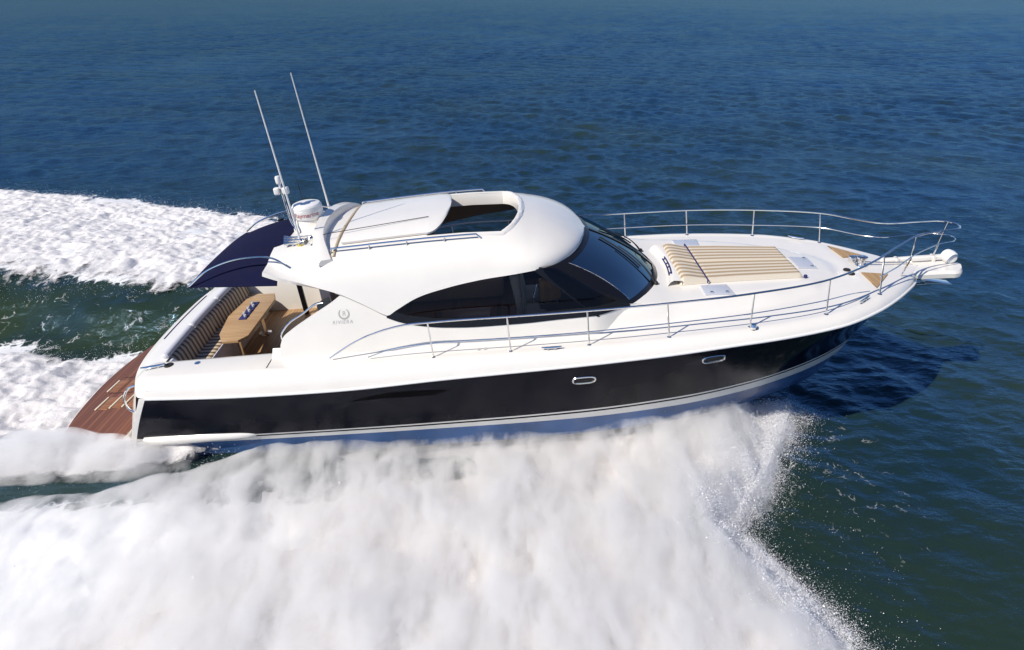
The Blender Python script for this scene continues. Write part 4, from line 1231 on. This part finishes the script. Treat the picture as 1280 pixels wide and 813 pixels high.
def foam_patch(name, x0, x1, y0, y1, res, hfun, cfun, material, cut=.12):
    xs = np.arange(x0, x1 + res*.5, res); ys = np.arange(y0, y1 + res*.5, res)
    X, Y = np.meshgrid(xs, ys, indexing='ij')
    H = hfun(X, Y); C = cfun(X, Y)
    V = np.stack([X - 6.5, Y + 10.1, H], -1).reshape(-1, 3)
    vid = np.arange(X.size).reshape(X.shape)
    Q = np.stack([vid[:-1, :-1], vid[1:, :-1], vid[1:, 1:], vid[:-1, 1:]], -1).reshape(-1, 4)
    keep = (C.ravel()[Q] > cut).any(1)
    Q = Q[keep]
    used = np.unique(Q); re = np.full(X.size, -1); re[used] = np.arange(len(used))
    o = mesh_np(name, V[used], re[Q], [material], attrs={"cover": C.ravel()[used]})
    o["kind"] = "stuff"
    return o, (X, Y, H, C)

def far_h(x, y):
    n = billow(x*1.1, y*1.3, 1.0, 6, .6); m = fbm(x*3.2, y*3.6, 5.0, 4, .6)
    c = far_c(x, y)
    return SEA_Z + wake_h(x, y) + (.02 + .26 * (n - .62) + .08 * m + .03 * fbm(x*9, y*9, 8.0, 3)) * np.clip(c*1.3, 0, 1) + .03
def far_c(x, y):
    w = fbm(x*.45, y*.7, 12.0, 5, .6); w2 = fbm(x*1.6, y*.5, 30.0, 4, .6)
    a = np.abs(y)
    i = yi(x) + .35*w2; o = yo(x) + .9*w
    st = fbm(x*2.6, y*.45, 33.0, 4, .6)
    c = sstep(i - 1.1 + .8*st, i + 1.9 + .8*st, a) * (1 - sstep(o - .9, o + .5, a)) * (1 - sstep(1.5, 4.0, x))
    hole = sstep(.05, .5, fbm(x*.6 + 7, y*.9, 44.0, 4)) * .35 * sstep(-6, -14, x)
    return np.clip(c - hole, 0, 1)
pf, _ = foam_patch("wake_foam", -24, 4, 3.0, 15.5, .05, far_h, far_c, FM)
label(pf, "white churned foam of the far wake trailing behind the yacht", "foam")

def st_h(x, y):
    m = fbm(x*7, y*7, 18.0, 4, .6)
    n = billow(x*1.3, y*1.6, 21.0, 6, .6)
    return SEA_Z + wake_h(x, y) + (.05 + .30*(n - .60) + .06*m) * np.clip(st_c(x, y)*1.2, 0, 1) + .02 + .38 * np.exp(-((y + 1.9)/.55)**2) * sstep(2.3, .2, x) * sstep(-9, -2.0, x)
def st_c(x, y):
    w = fbm(x*.6, y*.9, 52.0, 5, .6)
    c = (1 - sstep(1.1 + .9*w, 2.2 + .9*w, y)) * sstep(-2.75 + .35*w, -2.15 + .35*w, y)
    c = c * (1 - sstep(-.2, 2.1, x + 1.6*sstep(-1.9, -1.2, y) + .5*w))
    plat = (1 - sstep(-2.3, -1.7, x)) + sstep(-1.45, -1.8, y)
    return np.clip(c * np.clip(plat, 0, 1), 0, 1)
sf_, _ = foam_patch("stern_wash", -14, 2.2, -3.2, 3.6, .045, st_h, st_c, FM)
label(sf_, "white propeller wash boiling behind the teak swim platform", "foam")

# ---- the big sheet of spray thrown out on the near side
XF_Y = [-9, -7.5, -6.5, -5.9, -5.2, -4.4, -3.75, -3.2, -2.6, -1.6, -.9]
XF_X = [13.2, 12.2, 11.55, 11.05, 10.45, 10.10, 9.75, 10.15, 10.65, 11.30, 11.75]
def spray_parts(x, y):
    w = fbm(x*.8, y*.8, 61.0, 4, .55); w2 = fbm(x*2.4, y*2.4, 66.0, 4, .6)
    xf = np.interp(y, XF_Y, XF_X) + .28*w + .14*w2
    front = np.clip((xf - x) / 1.0, 0, 1)
    hull_y = -np.interp(x, [-2, 0, 1.2, 2.2, 8, 10, 11.5, 12], [2.75, 2.55, 2.30, 1.95, 1.45, .9, .45, .3])
    aft_gap = np.interp(x, [-6, -2, .3, 1.3, 2.0], [.25, .20, .22, .08, 0])
    inner = np.clip((hull_y - aft_gap + .10 - y + .16*w*sstep(5, 2, x)) / np.interp(x, [0, 2.5], [.8, .4]), 0, 1)
    return front, inner, w, w2
def spray_c(x, y):
    f, i, w, w2 = spray_parts(x, y)
    return sstep(0, .35, f) * sstep(0, .25, i)
def spray_H(x, y):
    f, i, w, w2 = spray_parts(x, y)
    d = -y - 2.0
    out = np.interp(x, [-8, -2, 2, 6, 9, 11.5], [.45, .55, .75, 1.0, 1.0, .75]) * np.interp(d, [2.0, 3.5, 5.0, 7.0], [.95, 1.0, .75, .35])
    nearh = np.interp(x, [-6, -1, 1, 3, 5, 7.3, 9, 10.4, 11.5], [.3, .34, .42, .50, .54, .62, .71, .72, .36]) + .14*w*sstep(.5, 3, x)
    t = sstep(.1, 1.8, d)
    body = nearh*(1-t) + out*t
    lump = .72 + .36 * billow(x*.55, y*.65, 71.0, 3, .5) + .09*w2 + .07*w
    h = body * lump * f**.55 * i**.6
    return h

def spray_core(x, y):
    u = x*.45 - y*.89; v = x*.89 + y*.45
    n = billow(u*.7 + .3*vnoise(x*.7, y*.7), v*1.7, 81.0, 6, .6)
    m = fbm(u*2.4, v*5.0, 83.0, 4, .6)
    return SEA_Z - .02 + spray_H(x, y)*.52 + (.15*(n - .62) + .03*m)*spray_c(x, y)
SM = foam_mat("spray_core", (.80, .765, .74), True, 2.2)
sc_, (GX, GY, GH, GC) = foam_patch("bow_spray", -9, 12.2, -9.5, -.6, .06, spray_core, spray_c, SM, .05)
label(sc_, "white sheet of spray thrown up along the near side of the yacht", "spray")

# drifting mist over the sheet: closed bodies filled with scattering droplets
vm = bpy.data.materials.new("spray_mist"); vm.use_nodes = True
ns = vm.node_tree.nodes; ls = vm.node_tree.links; ns.remove(ns["Principled BSDF"])
pv = ns.new("ShaderNodeVolumePrincipled"); pv.inputs["Color"].default_value = (.995, .988, .98, 1); pv.inputs["Anisotropy"].default_value = .0
tc = ns.new("ShaderNodeTexCoord")
mpv = ns.new("ShaderNodeMapping"); mpv.inputs["Rotation"].default_value = (0, 0, R(-27)); mpv.inputs["Scale"].default_value = (1.9, .9, 1.2); ls.new(tc.outputs["Object"], mpv.inputs["Vector"])
n = node(ns, "ShaderNodeTexNoise", Scale=1.25, Detail=9.0, Roughness=.70, Distortion=.3); ls.new(mpv.outputs[0], n.inputs["Vector"])
mr = node(ns, "ShaderNodeMapRange"); mr.inputs["From Min"].default_value = .40; mr.inputs["From Max"].default_value = .68; mr.inputs["To Min"].default_value = .25; mr.inputs["To Max"].default_value = 8.0
ls.new(n.outputs["Fac"], mr.inputs["Value"]); ls.new(mr.outputs["Result"], pv.inputs["Density"])
ls.new(pv.outputs[0], ns["Material Output"].inputs["Volume"])
def mist_body(name, lab, x0, x1, y0, y1, hfun, res=.11, cut=.012):
    X, Y = np.meshgrid(np.arange(x0, x1, res), np.arange(y0, y1, res), indexing='ij')
    h = hfun(X, Y)
    low_ = np.full_like(X, SEA_Z - .1); top = np.maximum(SEA_Z + h, low_ + .003)
    ok = h > cut
    vid = np.arange(X.size).reshape(X.shape)
    Qm = np.stack([vid[:-1, :-1], vid[1:, :-1], vid[1:, 1:], vid[:-1, 1:]], -1).reshape(-1, 4)
    Qm = Qm[ok.ravel()[Qm].any(1)]
    edges = {}
    for q in Qm.tolist():
        for k in range(4):
            a_, b_ = q[k], q[(k+1) % 4]
            if (b_, a_) in edges: del edges[(b_, a_)]
            else: edges[(a_, b_)] = 1
    Nn = X.size
    side = np.array([(a_, a_ + Nn, b_ + Nn, b_) for a_, b_ in edges])
    allQ = np.concatenate([Qm, Qm[:, ::-1] + Nn, side])
    Vv = np.concatenate([np.stack([X - 6.5, Y + 10.1, top], -1).reshape(-1, 3), np.stack([X - 6.5, Y + 10.1, low_], -1).reshape(-1, 3)])
    used = np.unique(allQ); re = np.full(len(Vv), -1); re[used] = np.arange(len(used))
    o = mesh_np(name, Vv[used], re[allQ], [vm]); o["kind"] = "stuff"; label(o, lab, "mist")
    return o
def spray_mist_h(x, y):
    f, i, w, w2 = spray_parts(x - .30, y)
    base = spray_H(x, y)
    fr = sstep(0, .45, f) * np.clip(i*1.5, 0, 1)
    fringe = .42 * fr * (1 - .0*f) * (.6 + .6*fbm(x*1.4, y*1.4, 95.0, 4))
    return np.maximum(base*1.15 + .10*sstep(0, .3, base)*(fbm(x*1.1, y*1.1, 91.0, 4) + .4), fringe)
mist_body("spray_mist", "pale drifting mist hanging over the sheet of spray beside the hull", -9, 12.8, -9.5, -.5, spray_mist_h)
def stern_mist_h(x, y):
    w = fbm(x*.7, y*.9, 97.0, 4)
    return np.clip(1.05 * np.exp(-((y + 2.32 + .12*x*.3)/.66)**2) * sstep(2.2, .4, x + .6*w) * sstep(-9, -3, x) * (.75 + .6*w) - .12, 0, 1)
mist_body("stern_mist", "thin mist blowing past the near corner of the swim platform", -8, 2.6, -3.6, -1.2, stern_mist_h, .08)

# flying droplets round the torn edges
def droplets(name, P, S, m, lab):
    n = len(P)
    base = np.array([[1, 1, 1], [1, -1, -1], [-1, 1, -1], [-1, -1, 1]], float) / math.sqrt(3)
    q = RNG.normal(size=(n, 4)); q /= np.linalg.norm(q, axis=1, keepdims=True); w, x, y, z = q.T
    Rm = np.stack([1-2*(y*y+z*z), 2*(x*y-z*w), 2*(x*z+y*w), 2*(x*y+z*w), 1-2*(x*x+z*z), 2*(y*z-x*w), 2*(x*z-y*w), 2*(y*z+x*w), 1-2*(x*x+y*y)], -1).reshape(n, 3, 3)
    V = P[:, None, :] + np.einsum('nij,kj->nki', Rm, base) * S[:, None, None]
    F = np.array([[0, 1, 2], [0, 3, 1], [0, 2, 3], [1, 3, 2]])
    Q = (np.arange(n)[:, None, None]*4 + F[None]).reshape(-1, 3)
    o = mesh_np(name, V.reshape(-1, 3), Q, [m], n=3, smooth=False)
    o["kind"] = "stuff"; label(o, lab, "droplets")
    return o
DM = mat("droplet_white", (.88, .88, .90), .5)
pts = []; siz = []
N = 2000000
y = RNG.uniform(-7.5, -.7, N); x = np.where(RNG.random(N) < .6, np.interp(y, XF_Y, XF_X) + RNG.normal(-.15, .45, N), RNG.uniform(-4, 12.0, N))
f, i_, w, w2 = spray_parts(x, y)
hh = spray_H(x, y)
# near the leading edge and along the hull, else sparse over the top
xf = np.interp(y, XF_Y, XF_X)
dfr = xf - x
pfr = np.exp(-np.maximum(dfr, 0)/.7) * np.exp(-np.maximum(-dfr, 0)/.20) * (fbm(x*2.2, y*2.2, 7.0, 3)*1.1 + .5)
pin = .16*np.exp(-np.maximum(i_, 0)/.35) * (i_ > 0)
p = np.clip(np.maximum(pfr, np.maximum(pin, 0.03*(i_ > .05)*(dfr > 0))), 0, 1)
ok = RNG.random(N) < p
x, y, hh, dfr = x[ok], y[ok], hh[ok], dfr[ok]
z = SEA_Z + np.maximum(hh, .05 + .25*np.exp(-np.maximum(-dfr, 0)/.3)) * (RNG.random(len(x))**.7) * 1.25 + RNG.exponential(.05, len(x))
P = np.stack([x - 6.5, y + 10.1, z], -1)
S = np.exp(RNG.normal(math.log(.0031), .45, len(x)))
droplets("spray_droplets", P, S, DM, "fine white droplets flung off the leading edge of the bow spray")
# stern and far crest droplets
N = 120000
x = RNG.uniform(-14, 2.5, N); y = RNG.uniform(-3.0, 2.6, N)
c = st_c(x, y); ok = RNG.random(N) < .25*c + .25*((c > .02) & (c < .5))
P = np.stack([x[ok] - 6.5, y[ok] + 10.1, st_h(x[ok], y[ok]) + RNG.exponential(.07, ok.sum())], -1)
N = 220000
x = RNG.uniform(-22, 2.5, N); y = RNG.uniform(3.4, 13.5, N)
c = far_c(x, y); ok = RNG.random(N) < (.10*c + .35*((c > .03) & (c < .6)))
P2 = np.stack([x[ok] - 6.5, y[ok] + 10.1, far_h(x[ok], y[ok]) + RNG.exponential(.09, ok.sum())], -1)
P = np.concatenate([P, P2])
S = np.exp(RNG.normal(math.log(.0045), .4, len(P)))
droplets("wake_droplets", P, S, DM, "fine white droplets flying above the foam of the wake astern")
